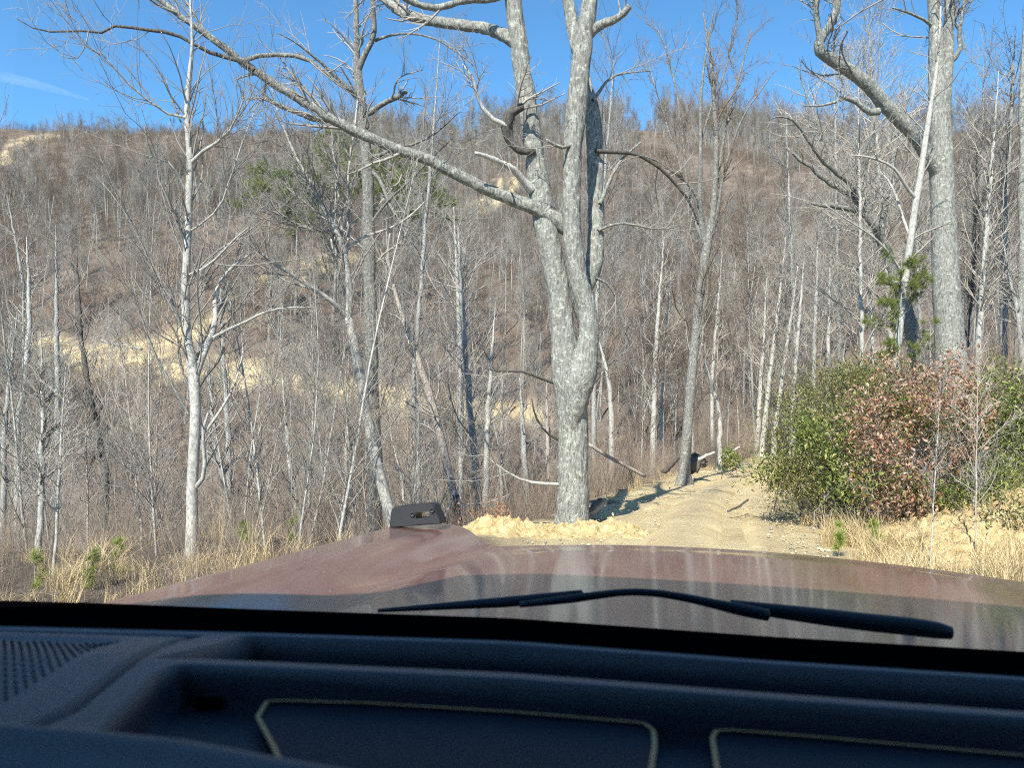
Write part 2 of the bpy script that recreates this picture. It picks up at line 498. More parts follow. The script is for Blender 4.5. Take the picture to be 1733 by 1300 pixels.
def solid(mb, W, n, disp=0., freq=9., zs=.22, cap=True):
    P_, R_ = W[:, :3].copy(), W[:, 3].copy()
    if cap:
        P_ = np.concatenate([P_, P_[-1:] + (P_[-1] - P_[-2]) * .05]); R_ = np.append(R_, R_[-1] * .02)
    V, Q = tubes(P_[None], R_[None], n)
    if disp:
        C = np.repeat(P_, n, axis=0); dirn = V - C
        k = fbm_disp(V, disp, freq, zs)
        rr = np.linalg.norm(dirn, axis=1)
        V = V + unit(dirn) * (k * np.minimum(1, rr / .12))[:, None]
    mb.add(V, Q)
def tree(name, label, cat, d, bark, stems, group=None, twigm='twig_grey', n1=30, n2=120, n3=300, lab1=(.8, 2.2), t0=.25, up=.3,
         sides=10, disp=0., rmin=.0045, ang=(30, 65), freq=9., seed=None, sub_from=0, rough=.04, dead=(), dark=(), rcap=.02):
    rg = np.random.default_rng(seed if seed is not None else sum(map(ord, label)))
    lines = []
    for i, s in enumerate(stems):
        dd = s[1] if len(s) > 1 else 0.; d0 = s[2] if len(s) > 2 else d
        W = limb_line(s[0], d0, dd, wob=rough, rg=rg)
        if i == 0: W = root_down(W)
        lines.append(W)
    org = np.array([lines[0][0, 0], lines[0][0, 1], float(zfun(lines[0][0, 0], lines[0][0, 1]))])
    root = empty(name, org); tag(root, label, cat, group)
    for i, W in enumerate(lines):
        mb = MB(); W2 = W.copy(); W2[:, :3] -= org
        fine = disp > 0 and W[:, 3].max() > .08
        if fine:
            L = np.linalg.norm(np.diff(W[:, :3], axis=0), axis=1).sum()
            W2 = resample(W2, int(max(12, min(260, L / .045))), 0)
        V0 = org  # noise in world space keeps limbs distinct
        nn = max(6, int(sides * (1 if i == 0 else .7))) if W[:, 3].max() > .04 else 6
        solid(mb, W2, nn * (3 if fine else 1), disp if fine else 0., freq)
        mb.build('trunk' if i == 0 else 'limb', M['dead'] if i in dead else (M['dark'] if i in dark else M[bark]), root)
    K = 24
    Pl = np.stack([resample(W, K, 0)[:, :3] for W in lines[sub_from:] if 1]); R = np.stack([resample(W, K, 0)[:, 3] for W in lines[sub_from:]])
    mbt = MB()
    if n1:
        p1, r1 = grow(Pl, R, n1, rg, t0=t0, rr=.45, ang=ang, up=up, wig=.16, k=7, labs=lab1, rmin=rmin * 1.6)
        r1 = np.minimum(r1, rcap)
        mbt.tubes(p1, r1, 4)
        if n2:
            p2, r2 = grow(p1, r1, n2, rg, t0=.15, rr=.6, lf=(.3, .6), up=up * .8, k=5, rmin=rmin * 1.1)
            mbt.tubes(p2, r2, 3)
            if n3:
                p3, r3 = grow(np.concatenate([p2, p1[:, :5]]), np.concatenate([r2, r1[:, :5]]), n3, rg, t0=.2, rr=.6, lf=(.3, .65), up=up * .6, k=4, rmin=rmin * .8)
                mbt.tubes(p3, r3, 3)
        mbt.V = [v - org for v in mbt.V]
        mbt.build('twigs', M[twigm], root)
    return root, lines

# A the big double oak in front
tree('oak_tree', 'massive grey lichen-spotted oak with swollen S-bend fork, standing on the yellow berm', 'tree', 14, 'oak', [
    ([(968, 895, 31), (969, 870, 26.5), (970, 800, 24.5), (970, 740, 24.5), (969, 700, 25.5), (967, 665, 26), (962, 638, 27), (959, 612, 25), (956, 590, 21.5), (953, 550, 19.5), (947, 500, 18), (937, 450, 18), (926, 400, 18.5), (917, 340, 18), (910, 300, 17), (903, 250, 16), (898, 210, 15.5), (890, 165, 14.5), (882, 110, 14), (875, 55, 13.5), (868, 0, 13), (862, -80, 12), (850, -200, 9), (835, -330, 5)],),
    ([(968, 738, 6), (970, 712, 13), (973, 684, 20.5), (978, 652, 26), (984, 626, 27), (993, 598, 19), (997, 565, 15), (994, 530, 14.5), (987, 497, 15), (976, 462, 15), (970, 420, 14.5), (966, 370, 15), (967, 320, 14), (969, 270, 14), (972, 220, 15.5), (977, 170, 17), (981, 130, 15.5), (985, 90, 14.5), (990, 50, 13.5), (1000, 0, 12), (1008, -70, 11), (1015, -190, 8), (1030, -330, 4)], -.3, 13.83),
    ([(982, 500, 11), (994, 480, 13), (1004, 455, 14), (1008, 420, 13), (1010, 370, 12.5), (1008, 320, 12), (1008, 270, 13), (1006, 220, 14), (1001, 180, 11), (996, 150, 8), (990, 120, 6)], .3, 14.4),
    ([(985, 110, 11), (973, 60, 10), (965, 20, 9), (955, -30, 9), (940, -110, 7), (925, -240, 4)], .4, 13.7),
    ([(962, 385, 15), (940, 372, 12.5), (905, 352, 11), (880, 342, 10), (845, 330, 9.5), (800, 310, 9), (760, 287, 9), (720, 268, 8.5), (680, 256, 8.5), (640, 240, 8), (600, 220, 8), (560, 200, 7.5), (520, 175, 7), (480, 152, 6.6), (440, 125, 6.2), (410, 105, 6), (380, 80, 5.5), (345, 55, 5), (310, 30, 4.6), (275, 2, 4.2), (235, -30, 3.6), (190, -80, 2.4)], -2.2),
    ([(880, 75, 11), (860, 62, 10), (835, 50, 9), (800, 44, 8.5), (760, 40, 8), (720, 33, 7.8), (690, 25, 7.5), (665, 12, 7.5), (650, -5, 7), (630, -40, 6), (590, -90, 4)], 1.5),
    ([(868, -30, 9), (850, -5, 6), (820, 2, 5), (785, -3, 5), (760, 8, 5.2), (735, 15, 5), (705, 8, 5), (680, -5, 4.6), (650, -30, 3.5)], -1.),
    ([(905, 255, 6), (885, 257, 6), (870, 249, 6.5), (860, 233, 7), (855, 212, 8.5), (861, 193, 8.5), (872, 183, 7), (886, 178, 6)], -.25, 13.8),
    ([(857, 212, 4.5), (845, 208, 4), (828, 198, 4), (815, 180, 3.5), (806, 168, 3.4), (808, 150, 2.8), (800, 130, 2.6), (783, 108, 1.2)], -.4, 13.6),
    ([(900, 320, 8), (886, 305, 5.5), (870, 285, 5), (845, 272, 4.5), (822, 264, 4), (804, 258, 2.5)], -.8, 13.9),
    ([(995, 60, 8), (1010, 45, 7.5), (1030, 36, 6.5), (1048, 30, 5.5), (1066, 10, 4.5)], -.3, 13.7),
    ([(430, 118, 4), (405, 100, 3.8), (375, 95, 3.6), (345, 85, 3.2), (310, 62, 2.8), (280, 52, 3.3), (245, 50, 2.8), (215, 45, 2.4), (190, 41, 2.2), (178, 57, 2), (150, 51, 1.8), (110, 53, 1.6), (80, 54, 1.4), (50, 45, 1.1), (30, 32, .8)], -.6, 12.15),
    ([(150, 51, 1.2), (147, 70, 1.2), (140, 88, 1), (128, 103, .8), (100, 92, .6)], 0, 11.7),
    ([(560, 203, 5), (540, 207, 4.5), (512, 196, 4.2), (490, 182, 4), (465, 178, 3.8), (447, 168, 3.4), (440, 150, 2.6), (450, 138, 1.8)], -.3, 13.),
    ([(410, 103, 4), (440, 92, 3.6), (480, 92, 3.6), (520, 96, 3.6), (545, 118, 3.4), (572, 142, 3), (600, 156, 2.6)], .6, 12.4),
    ([(300, 22, 3), (275, 12, 2.2), (255, 0, 2), (220, -30, 1.4)], -.5, 12.),
    ([(1008, 255, 4), (1040, 257, 3.2), (1075, 258, 3), (1100, 272, 3), (1125, 290, 2.8), (1150, 318, 2.4), (1170, 345, 2), (1182, 380, 1.4)], 1., 14.3),
    ([(1012, 390, 3), (1040, 378, 2.2), (1065, 377, 2), (1100, 388, 1.6), (1140, 385, 1)], .6, 14.3),
    ([(1008, 470, 2.6), (1030, 480, 2), (1045, 505, 1.8), (1050, 540, 1.4), (1065, 580, 1)], .6, 14.3),
    ([(1015, 345, 3.4), (1030, 310, 3), (1040, 285, 2.6), (1055, 265, 2), (1085, 240, 1.4)], .4, 14.3),
    ([(1003, 170, 3.6), (1018, 150, 2.6), (1030, 130, 2.2), (1060, 122, 1.6), (1100, 120, 1)], .6, 14.3),
    ([(985, 232, 3.5), (960, 250, 3), (942, 248, 3.4), (925, 236, 2)], -.4, 13.7),
    ([(943, 650, 3), (920, 643, 2), (885, 627, 2), (845, 630, 1.6), (822, 624, 1)], -1),
    ([(946, 820, 3.2), (905, 819, 3), (880, 812, 2), (850, 795, 1.6), (820, 770, 1.1)], -.6),
    ([(946, 745, 2.4), (925, 735, 2), (905, 705, 1.8), (900, 675, 1.2)], -.6),
], twigm='twig_grey', n1=110, n2=620, n3=1500, lab1=(.5, 1.9), t0=.3, up=.1, sides=14, disp=.03, rmin=.004, seed=5, sub_from=3, rough=.12, dead=(8, 9, 23), dark=(7, 11, 22, 24, 16), rcap=.03)

# B straight trunk left of the oak
tree('oak_tree', 'tall straight grey tree crossed by the long low limb of the big oak', 'tree', 18, 'oak_rough', [
    ([(633, 900, 15), (633, 860, 12), (637, 800, 11.5), (634, 740, 11), (630, 680, 11), (629, 620, 10.5), (628, 560, 10.5), (626, 500, 10), (625, 440, 10), (624, 380, 9.5), (623, 320, 9.5), (620, 260, 9), (616, 210, 8.5), (611, 170, 8), (606, 130, 7), (604, 100, 5), (603, 50, 4.5), (602, 0, 4.2), (600, -100, 3.5), (598, -220, 2)],),
    ([(606, 120, 5.5), (615, 95, 5), (628, 75, 5), (634, 50, 4.5), (631, 20, 4.2), (630, -20, 4), (636, -120, 2.5)], -.6),
    ([(612, 195, 5.5), (630, 190, 4.8), (645, 175, 4.5), (668, 167, 4.5), (680, 158, 4.5), (688, 154, 3)], -.6),
    ([(604, 165, 4.5), (590, 148, 3.8), (570, 135, 3.2), (552, 112, 2.6), (530, 95, 2), (500, 70, 1.4), (470, 55, 1)], -1.2),
    ([(628, 265, 3.8), (645, 262, 3), (670, 250, 2.6), (700, 245, 2), (740, 225, 1.4), (775, 190, 1)], -1.5),
    ([(630, 290, 3.5), (645, 305, 3.3), (655, 335, 3), (668, 365, 2.4), (690, 385, 1.8), (715, 400, 1)], -.8),
    ([(635, 68, 3), (660, 58, 2.2), (700, 55, 1.8), (740, 65, 1.6), (770, 85, 1.4), (800, 108, 1)], -1.),
    ([(628, 380, 3), (650, 345, 2.4), (690, 310, 2), (735, 262, 1.4), (765, 235, 1)], -1.5),
], twigm='twig_grey', n1=60, n2=320, n3=700, lab1=(.8, 2.4), t0=.45, up=.25, sides=12, disp=.012, seed=6, rough=.1)

# C leaning smooth tree
tree('maple_tree', 'pale smooth tree leaning left, forking at mid height into upswept reddish limbs', 'tree', 14.5, 'pale', [
    ([(668, 905, 11), (660, 870, 10), (650, 835, 9.5), (640, 795, 9.5), (630, 750, 9.5), (620, 700, 9), (612, 650, 8.5), (603, 600, 8), (594, 560, 8), (588, 535, 7.5)],),
    ([(588, 540, 7), (594, 510, 6.5), (590, 480, 6), (587, 450, 5.5), (583, 425, 5), (572, 395, 4.5), (555, 365, 4), (540, 335, 3.5), (520, 300, 3), (503, 270, 2.6), (488, 235, 2), (470, 190, 1.6), (460, 150, 1.)], -.8),
    ([(588, 540, 5.5), (575, 520, 4.5), (555, 505, 4), (530, 488, 4), (505, 472, 3.6), (480, 455, 3), (455, 440, 2.5), (425, 415, 2), (400, 395, 1.2)], -1.5),
    ([(585, 435, 4), (590, 400, 3.6), (590, 360, 3), (588, 320, 2.6), (592, 270, 2.2), (600, 220, 1.8), (605, 170, 1.2)], .5),
    ([(583, 425, 3.6), (600, 410, 3), (625, 395, 2.6), (650, 392, 2.2), (690, 370, 1.6), (720, 340, 1)], .8),
    ([(575, 400, 3.4), (560, 392, 3), (530, 390, 2.8), (500, 380, 2.4), (470, 360, 1.6), (440, 350, 1)], -1.2),
    ([(560, 372, 2.6), (575, 335, 2.2), (570, 290, 2), (560, 240, 1.6), (565, 190, 1)], .4),
    ([(590, 510, 3), (572, 470, 2.6), (565, 430, 2.4), (560, 405, 2)], -.4),
], twigm='twig_grey', n1=110, n2=520, n3=900, lab1=(.7, 2.1), t0=.1, up=.45, ang=(20, 55), seed=7, sub_from=1)

# D pale sapling at the left
tree('birch_tree', 'pale slender tree forked low at left, rising from the grass beside the fender', 'tree', 11.5, 'pale', [
    ([(322, 985, 12.32), (323, 930, 10.56), (325, 880, 9.68), (325, 820, 9.24), (329, 760, 9.24), (331, 710, 8.80), (330, 660, 9.24), (328, 632, 9.68), (322, 600, 7.48), (316, 560, 7.04), (313, 520, 7.04), (314, 470, 6.60), (317, 420, 6.16), (319, 370, 6.16), (320, 320, 5.72), (322, 280, 5.72), (320, 240, 5.28), (316, 200, 4.84), (317, 160, 4.40), (322, 120, 3.96), (326, 80, 2.64), (324, 40, 2.11), (322, 0, 1.76), (318, -60, 1.06)],),
    ([(330, 640, 6.60), (340, 612, 5.72), (352, 580, 5.28), (362, 560, 4.84), (366, 530, 4.40), (362, 505, 3.96), (370, 480, 3.52), (385, 460, 3.17), (410, 435, 2.46), (425, 430, 1.76)], .5),
    ([(360, 572, 3.52), (380, 560, 3.17), (410, 548, 2.64), (440, 530, 2.29), (480, 520, 1.76), (530, 520, 1.06)], .8),
    ([(324, 275, 4.40), (332, 262, 3.96), (345, 255, 3.34), (362, 245, 2.82), (385, 228, 2.11), (400, 200, 1.58), (415, 160, 1.06)], -.6),
    ([(320, 200, 2.64), (295, 198, 2.11), (270, 185, 1.76), (245, 165, 1.58), (215, 140, 1.41), (190, 110, 1.06), (165, 80, 0.70)], -.8),
    ([(313, 320, 2.64), (300, 290, 2.11), (280, 268, 1.76), (252, 265, 1.41), (250, 240, 1.06), (245, 215, 0.70)], -.6),
    ([(322, 465, 2.99), (345, 455, 2.64), (370, 435, 2.29), (395, 405, 1.58), (420, 385, 0.88)], -.4),
    ([(322, 760, 2.99), (345, 735, 2.64), (370, 700, 2.29), (388, 672, 1.94), (405, 630, 1.41), (412, 590, 0.88)], .6),
    ([(328, 830, 4.40), (342, 815, 4.05), (348, 795, 3.87), (345, 760, 3.52), (342, 730, 2.99), (352, 700, 1.76)], -.3),
    ([(316, 395, 2.29), (340, 380, 1.76), (375, 350, 1.76), (382, 320, 1.58), (395, 290, 1.41), (410, 240, 1.14), (430, 190, 0.79)], -.5),
    ([(312, 560, 1.94), (290, 520, 1.76), (265, 470, 1.58), (235, 400, 1.23), (200, 340, 0.88), (165, 300, 0.62)], -1.),
    ([(318, 700, 1.94), (290, 650, 1.76), (262, 600, 1.41), (240, 540, 1.06), (225, 480, 0.70)], -.8),
], twigm='twig_pale', n1=150, n2=650, n3=1100, lab1=(.6, 2.3), t0=.25, up=.4, ang=(25, 55), rmin=.0032, seed=8, rcap=.013)

# E tall tree where the road bends
tree('maple_tree', 'slim tree at the dirt road bend, dividing high into a broom of limbs', 'tree', 25, 'oak_rough', [
    ([(1158, 802, 10.32), (1160, 770, 8.60), (1164, 720, 8.17), (1168, 670, 7.74), (1172, 620, 7.74), (1177, 570, 7.31), (1182, 520, 6.88), (1188, 470, 6.88), (1194, 430, 7.31), (1200, 400, 6.88), (1206, 370, 5.16), (1209, 330, 4.73), (1212, 280, 4.30), (1212, 220, 3.87), (1208, 170, 3.44), (1205, 110, 2.58), (1195, 50, 1.72), (1190, 20, 0.86)],),
    ([(1196, 420, 4.68), (1188, 385, 3.96), (1183, 350, 3.96), (1185, 300, 3.60), (1186, 240, 3.24), (1185, 180, 2.52), (1190, 120, 1.87), (1200, 60, 1.15), (1210, 10, 0.72)], -.5),
    ([(1192, 412, 3.60), (1178, 380, 3.24), (1168, 340, 2.88), (1160, 290, 2.59), (1155, 230, 2.30), (1148, 170, 1.87), (1135, 110, 1.30), (1120, 60, 0.86), (1105, 40, 0.58)], 1.),
    ([(1190, 390, 2.88), (1185, 340, 2.74), (1165, 310, 2.16), (1140, 290, 1.87), (1110, 270, 1.44), (1085, 262, 1.01)], -1.),
    ([(1206, 360, 3.02), (1212, 320, 2.88), (1220, 260, 2.45), (1232, 200, 2.16), (1245, 150, 1.73), (1262, 90, 1.15), (1272, 50, 0.72)], .6),
    ([(1208, 395, 2.88), (1216, 350, 2.45), (1222, 300, 2.16), (1240, 240, 1.73), (1260, 190, 1.44), (1290, 150, 1.01), (1310, 120, 0.72)], -.8),
    ([(1176, 370, 2.16), (1160, 320, 1.87), (1145, 260, 1.73), (1125, 200, 1.44), (1110, 150, 1.01), (1098, 110, 0.72)], .8),
    ([(1186, 240, 2.16), (1200, 190, 1.73), (1225, 130, 1.44), (1240, 70, 1.01), (1250, 20, 0.72)], .5),
    ([(1172, 590, 2.88), (1186, 560, 1.87), (1190, 530, 1.58), (1205, 505, 1.15), (1220, 480, 0.72)], -.6),
], twigm='twig_brown', n1=110, n2=700, n3=1700, lab1=(1., 2.6), t0=.3, up=.55, ang=(15, 45), rmin=.006, sides=12, disp=.01, seed=9, sub_from=0)

# F great oak on the right bank
tree('oak_tree', 'great grey oak on the right bank with one thick elbowed limb', 'tree', 21, 'oak', [
    ([(1610, 640, 28), (1609, 600, 24), (1606, 550, 22), (1602, 500, 21.5), (1600, 450, 20.5), (1598, 400, 19), (1596, 350, 18.5), (1594, 300, 18.5), (1592, 250, 18), (1590, 200, 16.5), (1588, 150, 15), (1585, 100, 12), (1583, 50, 10), (1580, 0, 9), (1576, -80, 8), (1570, -200, 5)],),
    ([(1594, 215, 11), (1600, 170, 9), (1603, 120, 8.5), (1605, 70, 8), (1606, 20, 7.5), (1612, -40, 6.5), (1620, -160, 4)], -.3),
    ([(1594, 300, 13), (1578, 275, 12), (1562, 248, 11.5), (1545, 225, 11), (1520, 200, 11), (1498, 178, 11), (1480, 155, 11), (1460, 135, 10.5), (1435, 118, 10), (1412, 103, 9.5), (1392, 90, 9), (1383, 82, 8), (1388, 65, 7.5), (1400, 50, 6), (1410, 32, 5.5), (1418, 12, 5.5), (1418, -15, 5), (1412, -60, 4.5), (1400, -140, 3)], -2.2),
    ([(1388, 75, 5.5), (1386, 50, 5), (1381, 25, 4.5), (1380, -5, 4.2), (1378, -60, 3)], -.5, 18.9),
    ([(1487, 188, 6), (1472, 190, 5.2), (1460, 182, 4.4), (1450, 172, 4), (1436, 168, 3.8), (1424, 160, 3.2), (1418, 172, 2.6), (1402, 176, 2.2), (1380, 180, 1.6), (1360, 178, 1)], -.6, 20.),
    ([(1602, 110, 4.5), (1615, 100, 4), (1628, 80, 4), (1622, 55, 3.2), (1630, 20, 2.4), (1635, -30, 1.6)], -.6),
    ([(1582, 45, 3), (1560, 30, 2.4), (1535, 20, 2), (1510, 12, 1.4)], -.8),
], twigm='twig_grey', n1=80, n2=420, n3=900, lab1=(.8, 2.4), t0=.35, up=.2, sides=14, disp=.016, rmin=.0055, seed=10, sub_from=1, rough=.1)

# G pale tree crossing in front of the great oak
tree('birch_tree', 'slim white-barked tree leaning right, standing over the young green pine', 'tree', 19, 'pale', [
    ([(1512, 650, 7), (1517, 600, 6.5), (1523, 550, 6), (1530, 490, 6), (1536, 440, 6), (1543, 390, 5.5), (1550, 340, 5.5), (1558, 300, 5.5), (1563, 260, 5), (1568, 225, 4.5), (1575, 180, 4), (1585, 120, 3), (1590, 60, 2), (1592, 10, 1.4)],),
    ([(1550, 335, 3.4), (1535, 320, 3), (1520, 290, 2.6), (1500, 275, 2.2), (1470, 265, 2), (1440, 262, 1.2)], -.8),
    ([(1540, 400, 2.6), (1528, 370, 2.4), (1520, 340, 2.2), (1505, 305, 1.6), (1490, 290, 1)], .5),
    ([(1530, 470, 2.6), (1515, 440, 2.2), (1480, 400, 1.8), (1430, 370, 1.4), (1395, 345, 1)], -.9),
], twigm='twig_pale', n1=36, n2=140, n3=240, lab1=(.8, 2.), seed=12, rmin=.005)

# H gnarled dark oak reaching left
tree('oak_tree', 'gnarled dark oak leaning left behind the young pine with twisted whitish arms', 'tree', 27, 'oak_rough', [
    ([(1570, 690, 15), (1556, 620, 13), (1545, 570, 12), (1535, 530, 11), (1520, 480, 10), (1505, 440, 9), (1492, 405, 8.5), (1480, 375, 8), (1465, 350, 7), (1440, 330, 6), (1415, 315, 5), (1390, 300, 4.5), (1370, 280, 3.6), (1350, 268, 3), (1330, 250, 2)],),
    ([(1500, 420, 6), (1480, 385, 5.5), (1460, 360, 5), (1430, 352, 4.5), (1400, 348, 4), (1375, 345, 2.5)], -1.),
    ([(1460, 350, 5), (1440, 310, 4.5), (1410, 290, 4), (1385, 265, 3.5), (1370, 240, 3), (1355, 215, 2.4), (1330, 195, 1.8), (1305, 200, 1)], -2.),
    ([(1490, 400, 6), (1497, 350, 5.5), (1505, 300, 5.5), (1512, 260, 4.5), (1520, 220, 3.5), (1530, 180, 2.5), (1525, 140, 1.6)], 1.),
    ([(1470, 360, 4.5), (1460, 300, 4), (1468, 250, 3.6), (1478, 215, 3), (1480, 170, 2.2), (1470, 120, 1.6), (1460, 60, 1)], 1.),
    ([(1415, 310, 3.6), (1400, 270, 3), (1390, 230, 2.6), (1378, 190, 2.2), (1360, 150, 1.6), (1350, 110, 1)], .5),
    ([(1530, 500, 5), (1515, 480, 4), (1495, 478, 3.5), (1470, 462, 2.5), (1450, 455, 1.5)], -1.),
], twigm='twig_pale', n1=90, n2=420, n3=620, lab1=(1., 2.8), t0=.2, up=.3, rough=.35, rmin=.006, seed=13, sub_from=0, ang=(30, 75))

# K broken leaning snag with a charred base
tree('snag_tree', 'tan leaning snag with a charred black base and split foot, right of the hood sight', 'tree', 20, 'tan', [
    ([(776, 905, 7), (774, 880, 7), (771, 850, 6.5), (764, 820, 7), (755, 780, 7), (746, 740, 7), (738, 710, 7), (728, 670, 6.5), (716, 635, 6), (705, 600, 5.5), (695, 570, 5), (688, 555, 4.5), (676, 520, 3.6), (662, 470, 3), (655, 430, 2.4), (660, 395, 1.4)],),
    ([(768, 830, 4), (778, 850, 3.6), (786, 880, 3.4), (792, 910, 3)], -.4, 19.8),
    ([(768, 835, 3), (760, 860, 2.6), (750, 885, 2.4), (744, 900, 2)], -.6, 19.8),
], n1=24, n2=80, n3=120, lab1=(.5, 1.6), seed=14, t0=.3)
_k = bpy.data.objects['snag_tree']
_w = limb_line([(778, 905, 9.5), (777, 880, 8.5), (775, 858, 7.2), (771, 838, 5.5)], 19.75)
_w[:, :3] -= np.array(_k.location); mb = MB(); solid(mb, _w, 12); mb.build('charred_base', M['twig_dark'], _k)

# ------------------------------------------------------------------ simpler trees that can be told apart
def simple(px0, py0, px1, py1, r, d, bark, label, tw='twig_grey', bend=0, n=(22, 90, 150), name='bare_tree', lean=0., t0=.4, lab=(.08, .2), rmin=None):
    mid = ((px0 + px1) / 2 + bend, (py0 + py1) / 2)
    r = r * .84
    pts = [(px0, py0, r), (px0 * .72 + mid[0] * .28, py0 * .75 + mid[1] * .25, r * .92), (*mid, r * .75), (px1 * .6 + mid[0] * .4, py1 * .55 + mid[1] * .45, r * .45), (px1, py1, r * .12)]
    H = abs(py0 - py1) / F * d
    return tree(name, label, 'tree', d, bark, [(pts, lean)], twigm=tw, n1=int(n[0] * 1.5), n2=int(n[1] * 2.2), n3=int(n[2] * 3), lab1=(H * lab[0] * 1.1, H * lab[1] * 1.55), t0=t0 * .8, up=.38, ang=(28, 68),
                rmin=rmin or .00022 * d + .001, sides=8, seed=int(px0 * 3 + py0), rough=.3, disp=.0)
S = simple
S(98, 760, 95, 380, 6.5, 34, 'grey', 'grey tree left of the pale forked one, trunk crossing the sandy trail', n=(26, 90, 120))
S(178, 790, 130, 430, 7, 30, 'dark', 'dark crooked tree in front of the sandy trail at left', bend=-14, tw='twig_dark')
S(66, 965, 70, 560, 7, 12.5, 'pale', 'pale sapling at the far left foreground beside a yellow-green pine seedling', tw='twig_pale', bend=4, n=(40, 130, 160))
S(88, 1010, 112, 600, 3.6, 10, 'pale', 'thin straight whitish sapling standing nearest the left bottom corner', tw='twig_pale', n=(24, 70, 60))
S(30, 720, 45, 400, 7, 27, 'pale', 'crooked whitish tree at the left edge of the view', tw='twig_pale', bend=14, n=(26, 90, 120))
S(5, 880, 30, 520, 6, 22, 'grey', 'grey tree cut by the left edge of the view', tw='twig_pale', bend=-8)
S(402, 915, 352, 600, 7, 19, 'grey', 'lichen-grey tree leaning left between the pale forked tree and fender', bend=-12, n=(20, 80, 120))
S(388, 780, 372, 470, 6, 24, 'grey', 'grey trunk just right of the pale forked tree', n=(20, 70, 100))
S(513, 920, 478, 640, 7, 20, 'pale', 'speckled pale trunk leaning left with broken kinked top above the fender', bend=-6, n=(18, 70, 110))
S(520, 935, 535, 560, 3.2, 18, 'tan', 'thin straight tan pole beside the speckled leaning trunk', n=(20, 60, 90))
S(583, 905, 590, 600, 4.6, 20, 'tan', 'tan straight pole tree between the leaning trunk and crossed oak', n=(18, 60, 80))
S(705, 900, 706, 640, 6, 23, 'grey', 'grey trunk directly behind the black hood sight', n=(18, 60, 100), bend=4)
S(686, 890, 660, 730, 3.4, 20, 'pale', 'thin crooked pale stem left of the charred snag', bend=8, n=(12, 40, 60))
S(815, 900, 775, 380, 8.5, 24, 'grey', 'grey tree left of the big oak, its pair close on the right', bend=-4, n=(30, 120, 200))
S(822, 895, 838, 520, 7, 23, 'pale', 'white-barked twin trunk close left of the big oak, top broken', bend=-6, n=(16, 60, 100))
S(848, 880, 850, 610, 4.4, 22, 'tan', 'slender mottled tan trunk standing alone left of the big oak', n=(14, 50, 80))
S(893, 870, 880, 640, 8, 34, 'grey', 'blurred grey trunk low behind the big oak on its left side', n=(14, 50, 80))
S(928, 860, 925, 640, 6, 36, 'tan', 'tan trunk half hidden at the big oak left flank', n=(14, 50, 80))
S(1035, 700, 1010, 560, 5.5, 38, 'pale', 'short pale curved tree just right of the big oak', bend=6, tw='twig_pale', n=(18, 70, 110))
S(1105, 740, 1124, 400, 6, 42, 'pale', 'straight tall pale trunk between the big oak and road bend tree', bend=-4, tw='twig_pale', n=(26, 100, 160))
S(1120, 690, 1135, 460, 4.5, 44, 'pale', 'slimmer pale trunk right beside the straight tall pale one', tw='twig_pale', n=(22, 80, 120))
S(1218, 780, 1190, 600, 5.5, 34, 'pale', 'kinked pale tree right of the road bend tree', bend=14, tw='twig_pale', n=(10, 40, 60))
S(1205, 640, 1222, 430, 3.8, 44, 'pale', 'thin white pole above the kinked pale tree', tw='twig_pale', n=(12, 40, 60))
S(1280, 770, 1298, 470, 5.5, 44, 'pale', 'leaning white pole, leftmost of the bright group above the bushes', tw='twig_pale', n=(22, 90, 160))
S(1290, 750, 1330, 400, 5.5, 43, 'pale', 'tall white pole leaning right in the bright group above the bushes', tw='twig_pale', n=(26, 110, 200))
S(1310, 740, 1350, 450, 5, 42, 'pale', 'white pole behind the laurel left shoulder', tw='twig_pale', n=(22, 90, 160))
S(1340, 700, 1362, 420, 4.6, 40, 'pale', 'thin white pole rising from the laurel crown', tw='twig_pale', n=(22, 90, 160))
S(1375, 700, 1385, 380, 5.5, 36, 'grey', 'greyish pole in the clump left of the white-barked leaner', tw='twig_pale', n=(26, 110, 180))
S(1400, 690, 1405, 430, 5, 35, 'pale', 'pale pole in the middle of the clump over the dry red bush', tw='twig_pale', n=(22, 90, 140))
S(1460, 680, 1452, 100, 4.5, 25, 'pale', 'thin straight white tree left of the young green pine', tw='twig_pale', n=(36, 150, 260), t0=.25)
S(1478, 690, 1475, 480, 6, 27, 'pale', 'stout short pale stem at the foot of the gnarled oak', tw='twig_pale', n=(14, 60, 80))
S(1650, 680, 1690, 120, 6.5, 24, 'pale', 'white-mottled tree right of the great oak', tw='twig_pale', bend=-2, n=(40, 160, 260), t0=.3)
S(1630, 650, 1655, 210, 4.6, 26, 'dark', 'dark thin crooked tree behind the white-mottled one', tw='twig_dark', bend=6, n=(26, 100, 160))
S(1697, 690, 1718, 60, 8, 26, 'oak', 'rough grey tree second from the right edge', bend=-8, n=(34, 150, 240), t0=.3)
S(1735, 690, 1700, 420, 7, 22, 'grey', 'leaning grey broken tree at the right edge', bend=10, n=(20, 80, 100))
S(1560, 640, 1548, 320, 4.6, 30, 'grey', 'thin grey trunk squeezed between gnarled and great oak', n=(20, 80, 120))
S(1345, 560, 1330, 190, 4, 46, 'grey', 'tall thin grey tree left of the gnarled oak arms', n=(30, 130, 220), t0=.3)
S(1510, 600, 1470, 40, 5, 40, 'pale', 'tall spreading whitish tree behind the great oak elbow', tw='twig_pale', n=(60, 300, 500), t0=.35, lab=(.12, .3))
S(1420, 560, 1412, 120, 5, 48, 'grey', 'spreading grey tree under the great oak limb', n=(50, 260, 460), t0=.35, lab=(.12, .3))
S(1655, 620, 1665, 110, 5, 40, 'grey', 'fine-branched grey tree against the sky right of the great oak', n=(40, 220, 420), t0=.35, lab=(.1, .24))
